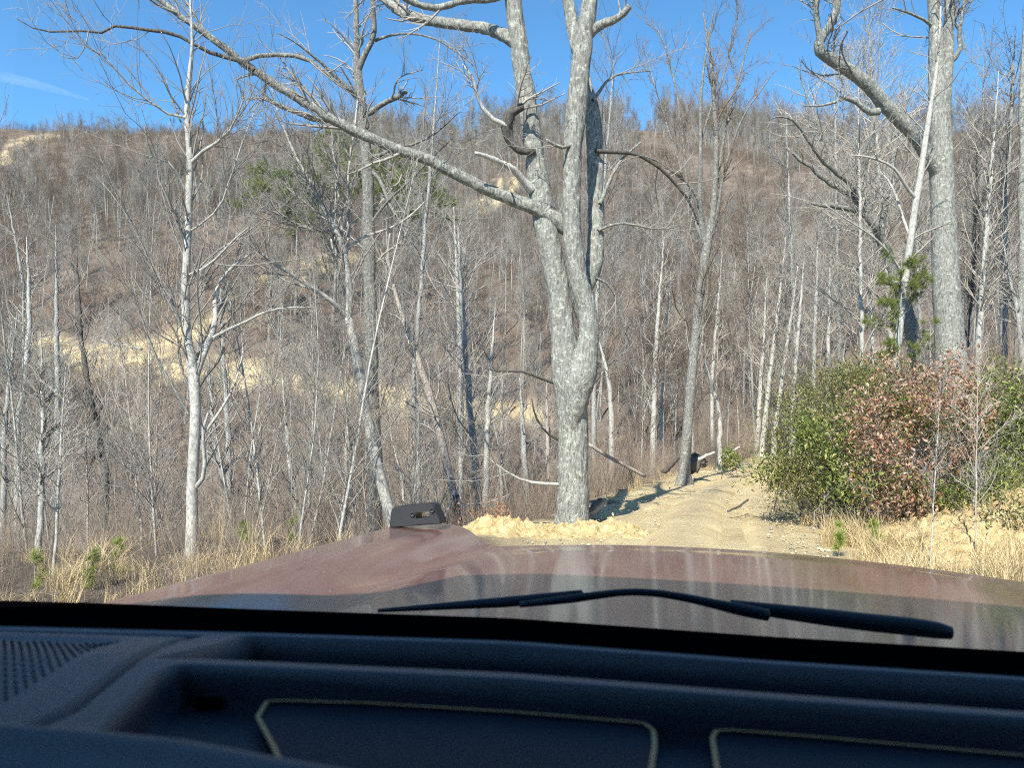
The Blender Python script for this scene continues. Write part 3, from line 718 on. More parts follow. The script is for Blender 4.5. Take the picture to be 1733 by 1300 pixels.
S(1005, 640, 1040, 90, 5, 40, 'grey', 'fine-twigged grey tree showing between and right of oak stems', n=(40, 220, 420), t0=.35, lab=(.12, .26), bend=-6)
S(700, 640, 745, 60, 5, 38, 'grey', 'fine-twigged grey tree in the gap under the upper oak limbs', n=(36, 200, 380), t0=.4, lab=(.1, .24))
S(40, 480, 12, 330, 3, 46, 'grey', 'small grey tree on the left edge below the ridge track', n=(26, 100, 200), lab=(.15, .4))
S(780, 610, 768, 350, 5, 45, 'pale', 'white forked tree behind the low oak limb', tw='twig_pale', n=(30, 130, 200), t0=.3, lab=(.15, .35))
S(240, 900, 205, 560, 2.6, 14, 'tan', 'thin tan sapling left of the pale forked tree', tw='twig_pale', n=(26, 70, 70), lean=.5)
S(150, 930, 143, 640, 2.4, 13, 'tan', 'thin wavy sapling between the far-left pale saplings and forked tree', tw='twig_brown', n=(24, 60, 60))
S(1572, 990, 1592, 640, 1.7, 9.5, 'pale', 'thin leafless sapling in front of the dry red bush, left of two', tw='twig_pale', n=(12, 30, 30), lean=.6)
S(1650, 985, 1655, 600, 1.8, 10, 'tan', 'thin leafless sapling before the right-hand green bush', tw='twig_pale', n=(18, 50, 50), lean=.6)

# ------------------------------------------------------------------ generic trees: one mesh of trunk, one of twigs, many copies
def gen_tree(seed, H, r, nb=(34, 200, 620), crown=.35, rm=.008, multi=0):
    rg = np.random.default_rng(seed)
    K = 12
    z = np.linspace(0, H, K)
    x = np.cumsum(np.cumsum(rg.normal(size=K)) * .0028 * H); y = np.cumsum(np.cumsum(rg.normal(size=K)) * .0028 * H)
    P_ = np.stack([x - x[0], y - y[0], z - .4], 1)
    R_ = r * (1 - (z / H) ** 1.1 * .9); R_[0] *= 1.3
    Pl, R = P_[None], R_[None]
    if multi:
        f, fr = grow(Pl, R, multi, rg, t0=.4, t1=.6, rr=.75, ang=(10, 28), up=.7, wig=.1, k=K, labs=(H * .4, H * .6))
        Pl = np.concatenate([Pl, f]); R = np.concatenate([R, fr])
    tr = MB().tubes(Pl, R, 6)
    tw = MB()
    p1, r1 = grow(Pl, R, nb[0], rg, t0=crown, rr=.5, ang=(25, 55), up=.45, wig=.2, k=6, labs=(H * .12, H * .3), rmin=rm * 1.6)
    p2, r2 = grow(p1, r1, nb[1], rg, t0=.15, rr=.6, lf=(.3, .65), up=.35, k=4, rmin=rm * 1.2)
    p3, r3 = grow(p2, r2, nb[2], rg, t0=.1, rr=.6, lf=(.4, .8), up=.25, k=3, rmin=rm)
    tw.tubes(p1, r1, 3).tubes(p2, r2, 3).tubes(p3, r3, 3)
    return tr, tw
def join2(name, a, b, ma, mb_):
    m = MB(); m.V = a.V + [v for v in b.V]
    m.Q = a.Q + [q + a.n for q in b.Q]
    me = m.mesh(name)
    me.materials.append(M[ma]); me.materials.append(M[mb_])
    na = sum(len(q) for q in a.Q); nb = sum(len(q) for q in b.Q)
    me.polygons.foreach_set('material_index', np.r_[np.zeros(na, np.int32), np.ones(nb, np.int32)])
    return me
kinds = []
for i in range(7):
    H = [17, 15, 19, 14, 16, 12, 13][i]
    tr, tw = gen_tree(100 + i, H, [.105, .09, .12, .085, .10, .065, .07][i], multi=[0, 2, 0, 3, 1, 0, 4][i], crown=[.45, .35, .5, .3, .4, .3, .25][i], rm=.011)
    kinds.append((tr, tw, H))
BK = ['grey', 'pale', 'grey', 'tan', 'pale', 'grey', 'grey']
TWK = ['twig_grey', 'twig_grey', 'twig_brown', 'twig_brown', 'twig_pale', 'twig_grey', 'twig_brown']
far_mesh = [join2('far_tree', k[0], k[1], BK[i], TWK[i]) for i, k in enumerate(kinds)]
tr_mesh = []; tw_mesh = []
for i, k in enumerate(kinds):
    a = k[0].mesh('trunk'); a.materials.append(M[BK[i]]); b = k[1].mesh('twigs'); b.materials.append(M[TWK[i]])
    tr_mesh.append(a); tw_mesh.append(b)

def region(n, dmin, dmax, side=1.25, power=1.):
    """random ground positions over the part of the valley in view"""
    d = np.sqrt(rng.uniform(dmin ** 2, dmax ** 2, n))
    x = rng.uniform(-1, 1, n) * .667 * side * d
    z = zfun(x, d)
    px, py = pixof(x, d, z)
    return x, d, z, px, py

# individual trees of the near forest
taken = []
cand = region(900, 22, 88, 1.08)
X_, D_, Z_, PX_, PY_ = cand
ok = (np.abs(sdist(X_, D_)) > 3.2) & (trail_dist(X_, D_) > 1.2)
hero_x = np.array([325, 630, 968, 1160, 1600, 640])
dens = np.where(PX_ > 1250, 1., np.where(D_ < 40, .5, .9))
ok &= rng.random(len(X_)) < dens
ok &= ~((np.abs(PX_ - 968) < 26) & (D_ < 40)) & ~((D_ < 32) & (PX_ > 1020) & (PX_ < 1300)) & ~((D_ < 30) & (PX_ > 1300))
sel = np.nonzero(ok)[0][:235]
sel = sel[np.argsort(D_[sel])]
def zone(px):
    for lim, t in ((300, 'left of the pale forked tree'), (620, 'between the pale forked tree and straight oak'), (960, 'between the straight oak and big oak'),
                   (1170, 'between the big oak and road bend tree'), (1450, 'between the road bend tree and gnarled oak')):
        if px < lim: return t
    return 'around the great oak on the right bank'
BKN = {'grey': 'grey', 'pale': 'whitish', 'tan': 'tan'}
for q in sel:
    i = int(rng.integers(7)); sc = float(rng.uniform(.42, .75) if PX_[q] < 1000 else rng.uniform(.55, .95))
    if D_[q] < 45: sc *= .85
    rot = (float(rng.normal() * .04), float(rng.normal() * .05), float(rng.uniform(0, 6.28)))
    loc = (X_[q], D_[q], Z_[q] - .1)
    what = ('tall ' if sc > .68 else 'short ' if sc < .52 else 'mid-sized ') + BKN[BK[i]] + ' tree'
    where = 'in the near ravine' if D_[q] < 50 else 'on the far hillside'
    if PX_[q] > 1450 and D_[q] >= 50: where = 'far up the slope'
    lab = '%s %s, %s' % (what, where, zone(PX_[q]))
    grp = 'bare trees %s %s' % (where, zone(PX_[q]))
    if D_[q] < 52:
        e = empty('bare_tree', loc); e.rotation_euler = rot; e.scale = (sc,) * 3
        tag(e, lab, 'tree', grp)
        for me_, nm in ((tr_mesh[i], 'trunk'), (tw_mesh[i], 'twigs')):
            c = bpy.data.objects.new(nm, me_); COL.objects.link(c); c.parent = e
    else:
        e = bpy.data.objects.new('bare_tree', far_mesh[i]); COL.objects.link(e)
        e.location = loc; e.rotation_euler = rot; e.scale = (sc,) * 3
        tag(e, lab, 'tree', grp)

# ------------------------------------------------------------------ masses: forest, brush, grass (instanced)
def source_collection(name, meshes):
    c = bpy.data.collections.new(name)
    for i, me_ in enumerate(meshes):
        o = bpy.data.objects.new('%s_%02d' % (name, i), me_); c.objects.link(o)
    return c
def scatter(name, coll, P_, rotz, scale, idx, tilt=.05, label=None, cat=None, zs=None):
    P_ = np.asarray(P_, np.float32); n = len(P_)
    me_ = bpy.data.meshes.new(name); me_.vertices.add(n); me_.vertices.foreach_set('co', P_.ravel())
    def attr(nm, ty, v, key='value'):
        a = me_.attributes.new(nm, ty, 'POINT'); a.data.foreach_set(key, np.asarray(v).ravel())
    R_ = np.stack([rng.normal(size=n) * tilt, rng.normal(size=n) * tilt, rotz], 1).astype(np.float32)
    zs = np.ones(n) if zs is None else zs
    attr('rot', 'FLOAT_VECTOR', R_, 'vector')
    attr('scl', 'FLOAT_VECTOR', np.stack([scale, scale, scale * zs], 1).astype(np.float32), 'vector')
    attr('idx', 'INT', np.asarray(idx, np.int32))
    o = bpy.data.objects.new(name, me_); COL.objects.link(o)
    ng = bpy.data.node_groups.new(name, 'GeometryNodeTree')
    ng.interface.new_socket('Geometry', in_out='INPUT', socket_type='NodeSocketGeometry')
    ng.interface.new_socket('Geometry', in_out='OUTPUT', socket_type='NodeSocketGeometry')
    nd = ng.nodes; lk = ng.links
    gi = nd.new('NodeGroupInput'); go = nd.new('NodeGroupOutput')
    m2p = nd.new('GeometryNodeMeshToPoints')
    ci = nd.new('GeometryNodeCollectionInfo'); ci.inputs[0].default_value = coll
    ci.inputs['Separate Children'].default_value = True; ci.inputs['Reset Children'].default_value = True
    iop = nd.new('GeometryNodeInstanceOnPoints'); iop.inputs['Pick Instance'].default_value = True
    def na(nm, ty):
        a = nd.new('GeometryNodeInputNamedAttribute'); a.data_type = ty; a.inputs[0].default_value = nm; return a.outputs[0]
    e2r = nd.new('FunctionNodeEulerToRotation')
    lk.new(gi.outputs[0], m2p.inputs[0]); lk.new(m2p.outputs[0], iop.inputs['Points'])
    lk.new(ci.outputs[0], iop.inputs['Instance']); lk.new(na('idx', 'INT'), iop.inputs['Instance Index'])
    lk.new(na('rot', 'FLOAT_VECTOR'), e2r.inputs[0]); lk.new(e2r.outputs[0], iop.inputs['Rotation'])
    lk.new(na('scl', 'FLOAT_VECTOR'), iop.inputs['Scale']); lk.new(iop.outputs[0], go.inputs[0])
    md = o.modifiers.new('scatter', 'NODES'); md.node_group = ng
    tag(o, label, cat, kind='stuff')
    return o

forest = source_collection('forest_source', far_mesh)
X_, D_, Z_, PX_, PY_ = region(12500, 60, 325, 1.3)
# which vegetation grows where
def brushzone(px, py, d, x):
    left = (px < 560) & (d > 130)
    right = (px > 930) & (py < 440) & (d < 235 + x * .1) & (d > 120)
    return left, right
bl, br = brushzone(PX_, PY_, D_, X_)
p = np.ones(len(X_))
p[bl] = .55; p[br] = .14
p[(D_ < 110)] = .55
p[(PX_ < 560) & (D_ > 198)] = .03
ok = (rng.random(len(X_)) < p) & (trail_dist(X_, D_) > 2.5) & (trail_dist(X_, D_ + 6) > 1.) & (np.abs(sdist(X_, D_)) > 5) & ~((D_ > 150) & ((trail_dist(X_, D_ + 12) < 1) | (trail_dist(X_, D_ + 18) < 1)))
X_, D_, Z_, PX_ = X_[ok], D_[ok], Z_[ok], PX_[ok]
sc = rng.uniform(.4, .75, len(X_)); sc = np.where((PX_ < 560) & (D_ > 150), sc * .6, sc); sc = np.where((PX_ >= 540) & (D_ > 262), sc * 1.3, sc)
scatter('forest', forest, np.stack([X_, D_, Z_ - .2], 1), rng.uniform(0, 6.28, len(X_)), sc, rng.integers(0, 7, len(X_)), .05,
        'leafless grey-brown forest covering the far hillside up to the ridge', 'forest')

def clump(seed, n, rad, h, r, tw, mname, k=5, spread=.17, sides=3):
    rg = np.random.default_rng(seed)
    a = rg.uniform(0, 6.28, n); q = rad * np.sqrt(rg.random(n))
    b = np.stack([q * np.cos(a), q * np.sin(a), np.full(n, -.2)], 1)
    d = unit(np.stack([rg.normal(size=n) * spread + b[:, 0] * .06, rg.normal(size=n) * spread + b[:, 1] * .06, np.ones(n)], 1))
    L = rg.uniform(h * .45, h, n)
    P_ = np.zeros((n, k, 3)); P_[:, 0] = b
    for j in range(1, k):
        P_[:, j] = P_[:, j - 1] + d * (L / (k - 1))[:, None]; d = unit(d + rg.normal(size=(n, 3)) * .07)
    R_ = (r * rg.uniform(.6, 1.4, n))[:, None] * np.linspace(1, .35, k)[None]
    m = MB().tubes(P_, R_, sides)
    p1, r1 = grow(P_, R_, tw[0], rg, t0=.3, rr=.6, ang=(22, 50), up=.35, wig=.12, k=4, labs=(h * .12, h * .3), rmin=r * .4)
    m.tubes(p1, r1, 3)
    if tw[1]:
        p2, r2 = grow(p1, r1, tw[1], rg, t0=.1, rr=.7, lf=(.4, .8), up=.3, k=3, rmin=r * .35)
        m.tubes(p2, r2, 3)
    me_ = m.mesh('brush'); me_.materials.append(M[mname]); return me_
bm = [clump(1, 26, 1.5, 4.2, .016, (110, 220), 'twig_brown'), clump(2, 24, 1.4, 3.2, .015, (110, 220), 'twig_red'), clump(3, 28, 1.6, 5.0, .017, (120, 240), 'twig_brown'),
      clump(4, 20, 1.3, 2.6, .014, (100, 200), 'twig_red'), clump(5, 18, 1.4, 4.6, .018, (90, 200), 'twig_grey'), clump(6, 14, 1.3, 5.5, .02, (80, 160), 'twig_pale')]
brush = source_collection('brush_source', bm)
X_, D_, Z_, PX_, PY_ = region(23000, 46, 320, 1.28)
bl, br = brushzone(PX_, PY_, D_, X_)
p = np.where(bl | br, 1., .5)
p[(PX_ > 560) & (D_ > 275)] = .4
ok = (rng.random(len(X_)) < p) & (trail_dist(X_, D_) > .6) & (trail_dist(X_, D_ + 2.5) > -.5) & (np.abs(sdist(X_, D_)) > 3.4) & ~((D_ > 150) & ((trail_dist(X_, D_ + 5) < 0) | (trail_dist(X_, D_ + 9) < 0)))
X_, D_, Z_, bl, br = X_[ok], D_[ok], Z_[ok], bl[ok], br[ok]
idx = np.where(bl | br, rng.choice(4, len(X_)), rng.choice(6, len(X_), p=[.22, .12, .22, .1, .22, .12]))
scatter('brush', brush, np.stack([X_, D_, Z_], 1), rng.uniform(0, 6.28, len(X_)), rng.uniform(.5, 1.05, len(X_)) * np.where(D_ > 150, .72, 1.), idx, .06,
        'reddish-brown thicket of leafless saplings covering the hillsides', 'brush')

# fine undergrowth near at hand: in the ravine, along the road, on the right bank
bn = [clump(11, 16, .8, 2.6, .0055, (60, 120), 'twig_tan'), clump(12, 14, .9, 2.0, .005, (60, 120), 'twig_brown'), clump(13, 10, .8, 3.2, .006, (50, 90), 'twig_tan'),
      clump(14, 18, .9, 1.4, .004, (60, 100), 'twig_tan', spread=.35), clump(15, 12, .8, 1.3, .004, (30, 50), 'twig_pale', spread=.6)]
under = source_collection('undergrowth_source', bn)
X_, D_, Z_, PX_, PY_ = region(7000, 7.5, 50, 1.25)
sd = sdist(X_, D_)
left = (sd < -3.0) & ((D_ > 13.8) | (X_ < -2.6))
right = (sd > 3.2) & (D_ > 19)
ok = (left | right) & ~((X_ > -1.5) & (D_ < 15))
X_, D_, Z_ = X_[ok], D_[ok], Z_[ok]
sc = rng.uniform(.6, 1.2, len(X_)); sc = np.where(D_ < 12, sc * .42, np.where(D_ < 17, sc * .55, np.where(D_ < 22, sc * .8, sc)))
sc = np.where((sdist(X_, D_) > -6.) & (D_ < 40) & (D_ > 14), sc * .8, sc)
scatter('undergrowth', under, np.stack([X_, D_, Z_], 1), rng.uniform(0, 6.28, len(X_)), sc, rng.choice(5, len(X_), p=[.28, .2, .22, .2, .1]), .12,
        'tangle of fine leafless stems and briars filling the ravine', 'undergrowth')

# slender saplings standing out of the undergrowth on the left
sm = []
for i in range(4):
    tr, tw = gen_tree(300 + i, 6.5, .024, nb=(44, 190, 300), crown=.1, rm=.0032)
    sm.append(join2('sapling', tr, tw, 'tan' if i % 2 else 'pale', 'twig_pale' if i < 3 else 'twig_tan'))
X_, D_, Z_, PX_, PY_ = region(400, 11, 34, 1.02)
ok = ((sdist(X_, D_) < -4) & (X_ < -1.2) & ~((PX_ > 900) & (PX_ < 1000) & (D_ < 15)))
sel = np.nonzero(ok)[0][:100]
for q in sel:
    e = bpy.data.objects.new('sapling', sm[int(rng.integers(4))]); COL.objects.link(e)
    e.location = (X_[q], D_[q], Z_[q] - .1); s_ = float(rng.uniform(.65, 1.3)); e.scale = (s_, s_, s_)
    e.rotation_euler = (float(rng.normal() * .09), float(rng.normal() * .12), float(rng.uniform(0, 6.28)))
    what = 'tall' if s_ > 1.05 else 'short' if s_ < .85 else 'mid-height'
    lab = '%s bare sapling %s, %s' % (what, 'close by' if D_[q] < 18 else 'deeper in the thicket', zone(PX_[q]))
    tag(e, lab, 'sapling', 'saplings in the thicket ' + zone(PX_[q]))

# ------------------------------------------------------------------ leafy shrubs on the right bank
def leaf_cards(C, dirs, size, width, rg, fold=.25):
    """C (N,3) leaf bases, dirs (N,3) -> folded six-vertex leaves"""
    n = len(C)
    s = np.cross(dirs, unit(rg.normal(size=(n, 3)) + np.array([0, 0, 1.2]))); s = unit(s)
    nrm = unit(np.cross(s, dirs))
    L = (size * rg.uniform(.45, 1.45, n))[:, None]; w = L * width
    droop = nrm * L * rg.uniform(-.25, .1, (n, 1))
    mid = C + dirs * L * .5; tip = C + dirs * L + droop
    V = np.stack([C, mid + s * w * .5 + nrm * w * fold, mid, mid - s * w * .5 + nrm * w * fold, tip], 1)
    b = np.arange(n)[:, None] * 5
    T = np.concatenate([b + np.array([[0, 1, 2]]), b + np.array([[1, 4, 2]]), b + np.array([[0, 2, 3]]), b + np.array([[3, 2, 4]])])
    return V.reshape(-1, 3), T
def bush(name, label, cat, leaf, wood, lobes, nl, size, width, seed, per=7, shell=.55, stems=14, twr=.006, twn=(60, 160), base=None, twm='twig_brown', spread=.09, group=None):
    """lobes (px,py,rx_px,ry_px,d): whorls of leaves at twig ends through each lobe's volume"""
    rg = np.random.default_rng(seed)
    lb = [(P3(a, b, d), rx * d / F, ry * d / F) for a, b, rx, ry, d in lobes]
    vol = np.array([r1 * r1 * r2 for _, r1, r2 in lb]) ** .75; vol /= vol.sum()
    bx = base or (lobes[0][0], lobes[0][4])
    x0 = (bx[0] - 866.5) / F * bx[1]; org = np.array([x0, bx[1], float(zfun(x0, bx[1]))])
    root = empty(name, org); tag(root, label, cat, group)
    k = rg.choice(len(lb), nl // per, p=vol)
    c = np.array([lb[i][0] for i in k]); r1 = np.array([lb[i][1] for i in k])[:, None]; r2 = np.array([lb[i][2] for i in k])[:, None]
    dv = unit(rg.normal(size=(len(k), 3)))
    rad = (shell + (1 - shell) * rg.random((len(k), 1))) * (.85 + .25 * vnoise(dv[:, 0] * 3, dv[:, 2] * 3 + k, 1.5, 2)[:, None])
    nsub = max(4, len(k) // 11)
    si = rg.choice(len(lb), nsub, p=vol)
    sdv = unit(rg.normal(size=(nsub, 3))); sr = rg.uniform(.3, 1.12, (nsub, 1)) + (rg.random((nsub, 1)) < .16) * rg.uniform(.1, .5, (nsub, 1))
    sc_ = np.array([lb[i][0] for i in si]) + sdv * sr * np.array([[lb[i][1], lb[i][1], lb[i][2]] for i in si])
    w_ = rg.integers(nsub, size=len(k)); srad = rg.uniform(.07, .2, nsub)[w_][:, None]
    ctr = sc_[w_] + rg.normal(size=(len(k), 3)) * srad; dv = unit(sdv[w_] + rg.normal(size=(len(k), 3)) * .6)
    gz = zfun(ctr[:, 0], ctr[:, 1]); keep = ctr[:, 2] > gz + .08
    ctr, dv = ctr[keep], dv[keep]
    n = len(ctr) * per
    cc = np.repeat(ctr, per, 0) + rg.normal(size=(n, 3)) * spread
    dd = unit(np.repeat(dv, per, 0) * .5 + rg.normal(size=(n, 3)) * .75 + np.array([0, 0, .35]))
    V, T = leaf_cards(cc, dd, size, width, rg)
    MB().add(V - org, T=T).build('foliage', M[leaf], root, smooth=False)
    # stems from the ground to the whorls
    m = MB(); ns = stems
    ti = rg.choice(len(ctr), min(len(ctr), ns * 9), replace=False)
    main = ctr[ti[:ns]]
    bs = np.stack([org[0] + rg.normal(size=ns) * .35 + (main[:, 0] - org[0]) * .45, org[1] + rg.normal(size=ns) * .2 + (main[:, 1] - org[1]) * .3], 1)
    bz = zfun(bs[:, 0], bs[:, 1]) - .1
    B = np.c_[bs, bz]
    t = np.linspace(0, 1, 8)[None, :, None]
    Pm = B[:, None] * (1 - t) + main[:, None] * t; Pm[:, 1:-1] += rg.normal(size=(ns, 6, 3)) * .06; Pm[..., 2] += (np.sin(t[..., 0] * np.pi) * .12)
    Rm = np.linspace(1, .35, 8)[None] * (twr * 2.6 * rg.uniform(.7, 1.5, (ns, 1)))
    m.tubes(Pm, Rm, 5)
    p1, r1_ = grow(Pm, Rm, twn[0], rg, t0=.2, rr=.6, up=.4, k=5, labs=(.3, .9), rmin=twr * .7)
    p2, r2_ = grow(p1, r1_, twn[1], rg, t0=.2, rr=.6, up=.3, k=4, labs=(.2, .5), rmin=twr * .5)
    m.tubes(p1, r1_, 3).tubes(p2, r2_, 3)
    m.V = [v - org for v in m.V]
    m.build('branches', M[wood], root)
    return root
bush('laurel_bush', 'broad dark green laurel bush at the inner bend of the dirt road', 'bush', 'laurel', 'twig_grey',
     [(1400, 700, 75, 60, 15.5), (1350, 760, 62, 60, 15), (1325, 820, 48, 50, 14.5), (1390, 810, 70, 55, 14.2), (1420, 740, 60, 55, 15), (1440, 660, 60, 45, 17), (1345, 700, 40, 45, 17), (1450, 830, 60, 40, 14.5), (1400, 650, 40, 35, 17), (1480, 640, 60, 35, 17.5)],
     30000, .062, .36, 21, per=6, base=(1390, 15), twn=(260, 800), stems=30)
bush('rhododendron_bush', 'bright yellow-green rhododendron patch in the middle of the dark laurel', 'bush', 'rhodo', 'twig_grey',
     [(1395, 745, 46, 26, 13.9), (1420, 800, 34, 44, 13.6), (1395, 790, 22, 30, 13.7), (1480, 700, 30, 20, 13.2), (1300, 790, 22, 18, 14.4), (1530, 700, 40, 30, 12.9), (1460, 820, 30, 30, 12.8), (1570, 830, 30, 30, 12.6)], 5200, .105, .34, 22, per=6, base=(1400, 13.9), shell=.5, stems=8, twn=(30, 60))
bush('oak_shrub', 'shrubby young oak still holding dry pinkish-brown leaves', 'shrub', 'dryleaf', 'twig_pale',
     [(1480, 670, 52, 45, 13), (1540, 645, 60, 35, 13), (1600, 640, 45, 38, 13.2), (1620, 690, 40, 50, 13), (1560, 710, 60, 50, 12.6), (1500, 740, 60, 40, 12.6), (1480, 800, 45, 50, 12.7), (1545, 800, 55, 45, 12.5), (1600, 770, 45, 40, 12.8), (1510, 850, 45, 30, 12.6), (1640, 760, 25, 50, 12.9)],
     6000, .07, .55, 23, per=4, base=(1545, 12.8), shell=.15, stems=18, twn=(260, 700), spread=.10)
bush('rhododendron_bush', 'yellow-green rhododendron filling the right edge above the dirt bank', 'bush', 'rhodo', 'twig_grey',
     [(1700, 660, 60, 45, 13.8), (1740, 720, 60, 60, 13.5), (1665, 700, 40, 50, 14.5), (1720, 830, 55, 40, 12.6), (1660, 850, 50, 35, 12.4), (1780, 780, 60, 70, 13.3), (1690, 780, 45, 40, 14)],
     9500, .085, .34, 24, per=6, base=(1710, 13.6), stems=14, twn=(120, 380))
bush('laurel_bush', 'dark shadowed laurel growing behind the dry oak shrub', 'bush', 'laurel', 'twig_grey',
     [(1560, 740, 90, 80, 15), (1620, 840, 70, 45, 14), (1520, 870, 70, 35, 13.6), (1480, 760, 60, 70, 15.5), (1650, 740, 60, 70, 15.5)], 16000, .066, .36, 25, per=6, base=(1560, 15), stems=14, twn=(160, 400))
bush('laurel_bush', 'small low laurel sprawling over the dirt bank at the right edge', 'bush', 'laurel', 'twig_dark',
     [(1715, 890, 40, 16, 10.8), (1730, 915, 20, 20, 10.6)], 700, .085, .32, 26, per=7, base=(1725, 10.8), stems=5, twn=(20, 30))
bush('laurel_bush', 'tiny green bush on the far verge right of the black debris', 'bush', 'rhodo', 'twig_brown',
     [(1233, 780, 14, 10, 27), (1245, 784, 10, 7, 27)], 420, .13, .4, 27, per=6, base=(1236, 27), stems=5, twn=(10, 20))
bush('oak_shrub', 'low twiggy seedling with a few orange dry leaves behind the berm', 'shrub', 'orange_leaf', 'twig_brown',
     [(800, 885, 22, 22, 15), (840, 880, 20, 16, 15), (765, 855, 10, 12, 18)], 260, .07, .5, 28, per=4, shell=.1, base=(805, 15), stems=7, twn=(30, 60))

# ------------------------------------------------------------------ contrail
cm = bpy.data.materials.new('contrail_vapour'); cm.use_nodes = True; nt = cm.node_tree; b = nt.nodes['Principled BSDF']
b.inputs['Base Color'].default_value = (.9, .9, .9, 1); b.inputs['Roughness'].default_value = 1; b.inputs['Specular IOR Level'].default_value = 0
lw = N_(nt, 'LayerWeight', Blend=.5); fac = ramp(nt, lw.outputs['Facing'], [(0, (.09, .09, .09)), (.8, (0, 0, 0))])
nz_ = ramp(nt, tex(nt, .02, 5, .6), [(.3, (.2, .2, .2)), (.7, (1, 1, 1))])
mm = N_(nt, 'Math'); mm.operation = 'MULTIPLY'; nt.links.new(fac, mm.inputs[0]); nt.links.new(nz_, mm.inputs[1]); nt.links.new(mm.outputs[0], b.inputs['Alpha'])
W = resample(np.array([[*P3(-160, 95, 3400), 22], [*P3(0, 128, 3500), 26], [*P3(60, 142, 3550), 24], [*P3(110, 156, 3600), 14], [*P3(150, 168, 3650), 4]]), 30)
o = MB().tubes(W[None, :, :3], W[None, :, 3], 24).build('contrail', cm); tag(o, 'faint white contrail streak low in the blue sky at left', 'contrail')

# ------------------------------------------------------------------ pines
def needles(tips, dirs, n, L, w, rg):
    N = len(tips)
    c = np.repeat(tips, n, 0); d = np.repeat(dirs, n, 0)
    v = unit(d * .55 + rg.normal(size=c.shape) * .7)
    s = unit(np.cross(v, rg.normal(size=v.shape)))
    Ln = (L * rg.uniform(.6, 1.2, len(c)))[:, None]
    V = np.stack([c - s * w, c + s * w, c + v * Ln], 1).reshape(-1, 3)
    return V, np.arange(len(V)).reshape(-1, 3)
def pine(name, label, base, H, r, bark, nd, seed, crown0=.35, spread=.22, whorl=7, nper=14, L=.12, w=.004, n2=6, up=.15, tn=1., lean=(0, 0), group=None, droop=0.):
    rg = np.random.default_rng(seed)
    org = np.array(base, float); root = empty(name, org); tag(root, label, 'pine tree' if H > 2 else 'pine seedling', group)
    K = 14; z = np.linspace(-.2, H, K)
    P_ = np.stack([lean[0] * np.clip(z / H, 0, 1) ** 1.3 + np.cumsum(rg.normal(size=K)) * .004 * H, lean[1] * z / H, z], 1); R_ = r * (1 - np.linspace(0, 1, K) * .88)
    MB().tubes(P_[None], R_[None], 8).build('trunk', M[bark], root)
    n1 = int(whorl * H * (1 - crown0) * tn)
    t = crown0 + (1 - crown0) * np.sqrt(rg.random(n1)); f = t * (K - 1); a = np.minimum(f.astype(int), K - 2); u = (f - a)[:, None]
    b = P_[a] * (1 - u) + P_[a + 1] * u
    az = rg.uniform(0, 6.28, n1); Ls = H * spread * (1.15 - t) / (1.15 - crown0) * rg.uniform(.55, 1.2, n1) + .04 * H
    d = unit(np.stack([np.cos(az), np.sin(az), np.full(n1, up) + rg.normal(size=n1) * .12], 1))
    k = 6; Pb = np.zeros((n1, k, 3)); Pb[:, 0] = b
    for j in range(1, k):
        Pb[:, j] = Pb[:, j - 1] + d * (Ls / (k - 1))[:, None]; d = unit(d + rg.normal(size=(n1, 3)) * .08 + np.array([0, 0, .03 - droop]))
    Rb = (r * .22 * np.linspace(1, .3, k))[None] * np.ones((n1, 1))
    p2, r2 = grow(Pb, Rb, n1 * n2, rg, t0=.3, rr=.5, ang=(30, 60), up=.2, k=3, labs=(Ls.mean() * .15, Ls.mean() * .4), rmin=r * .03)
    MB().tubes(Pb, Rb, 4).tubes(p2, r2, 3).build('branches', M[bark], root)
    tips = np.concatenate([p2[:, -1], p2[:, 1], Pb[:, -1], Pb[:, -2]]); dr_ = np.concatenate([unit(p2[:, -1] - p2[:, 0])] * 2 + [unit(Pb[:, -1] - Pb[:, -2])] * 2)
    V, T = needles(tips, dr_, nper, L, w, rg)
    MB().add(V, T=T).build('needles', M[nd], root, smooth=False)
    return root
def gp(px, d, dz=0.): x = (px - 866.5) / F * d; return (x, d, float(zfun(x, d)) + dz)
pine('pine_tree', 'young green pine growing at the foot of the white leaning tree', gp(1520, 18.5), 4.6, .05, 'grey', 'pine', 31, crown0=.25, spread=.26, nper=44, L=.12, w=.0028, n2=12)
pine('pine_tree', 'small dim green pine low behind the young pine on the bank', gp(1575, 20.5), 2.6, .04, 'grey', 'pine', 32, crown0=.2, spread=.3, nper=18, L=.13, w=.0045)
def far_pine(px, pytop, d, label, seed, sp, c0):
    b = gp(px, d); H = (CZ - (pytop - 650) / F * d) - b[2]
    pine('pine_tree', label, b, H, .17, 'grey', 'pine_far', seed, crown0=c0, spread=sp, whorl=4.5, nper=20, L=.5, w=.02, n2=9, up=.1)
far_pine(455, 285, 88, 'dark green pine in the forest, left of the leaning maple crown', 33, .30, .62)
far_pine(500, 325, 84, 'lower dark pine just right of and under the left green pine', 34, .28, .62)
far_pine(565, 225, 84, 'tallest green pine behind the leaning maple crown', 35, .24, .58)
far_pine(655, 262, 86, 'green pine directly behind the straight oak and long limb', 36, .22, .60)
far_pine(715, 280, 90, 'green pine right of the straight oak under the long limb', 37, .24, .62)
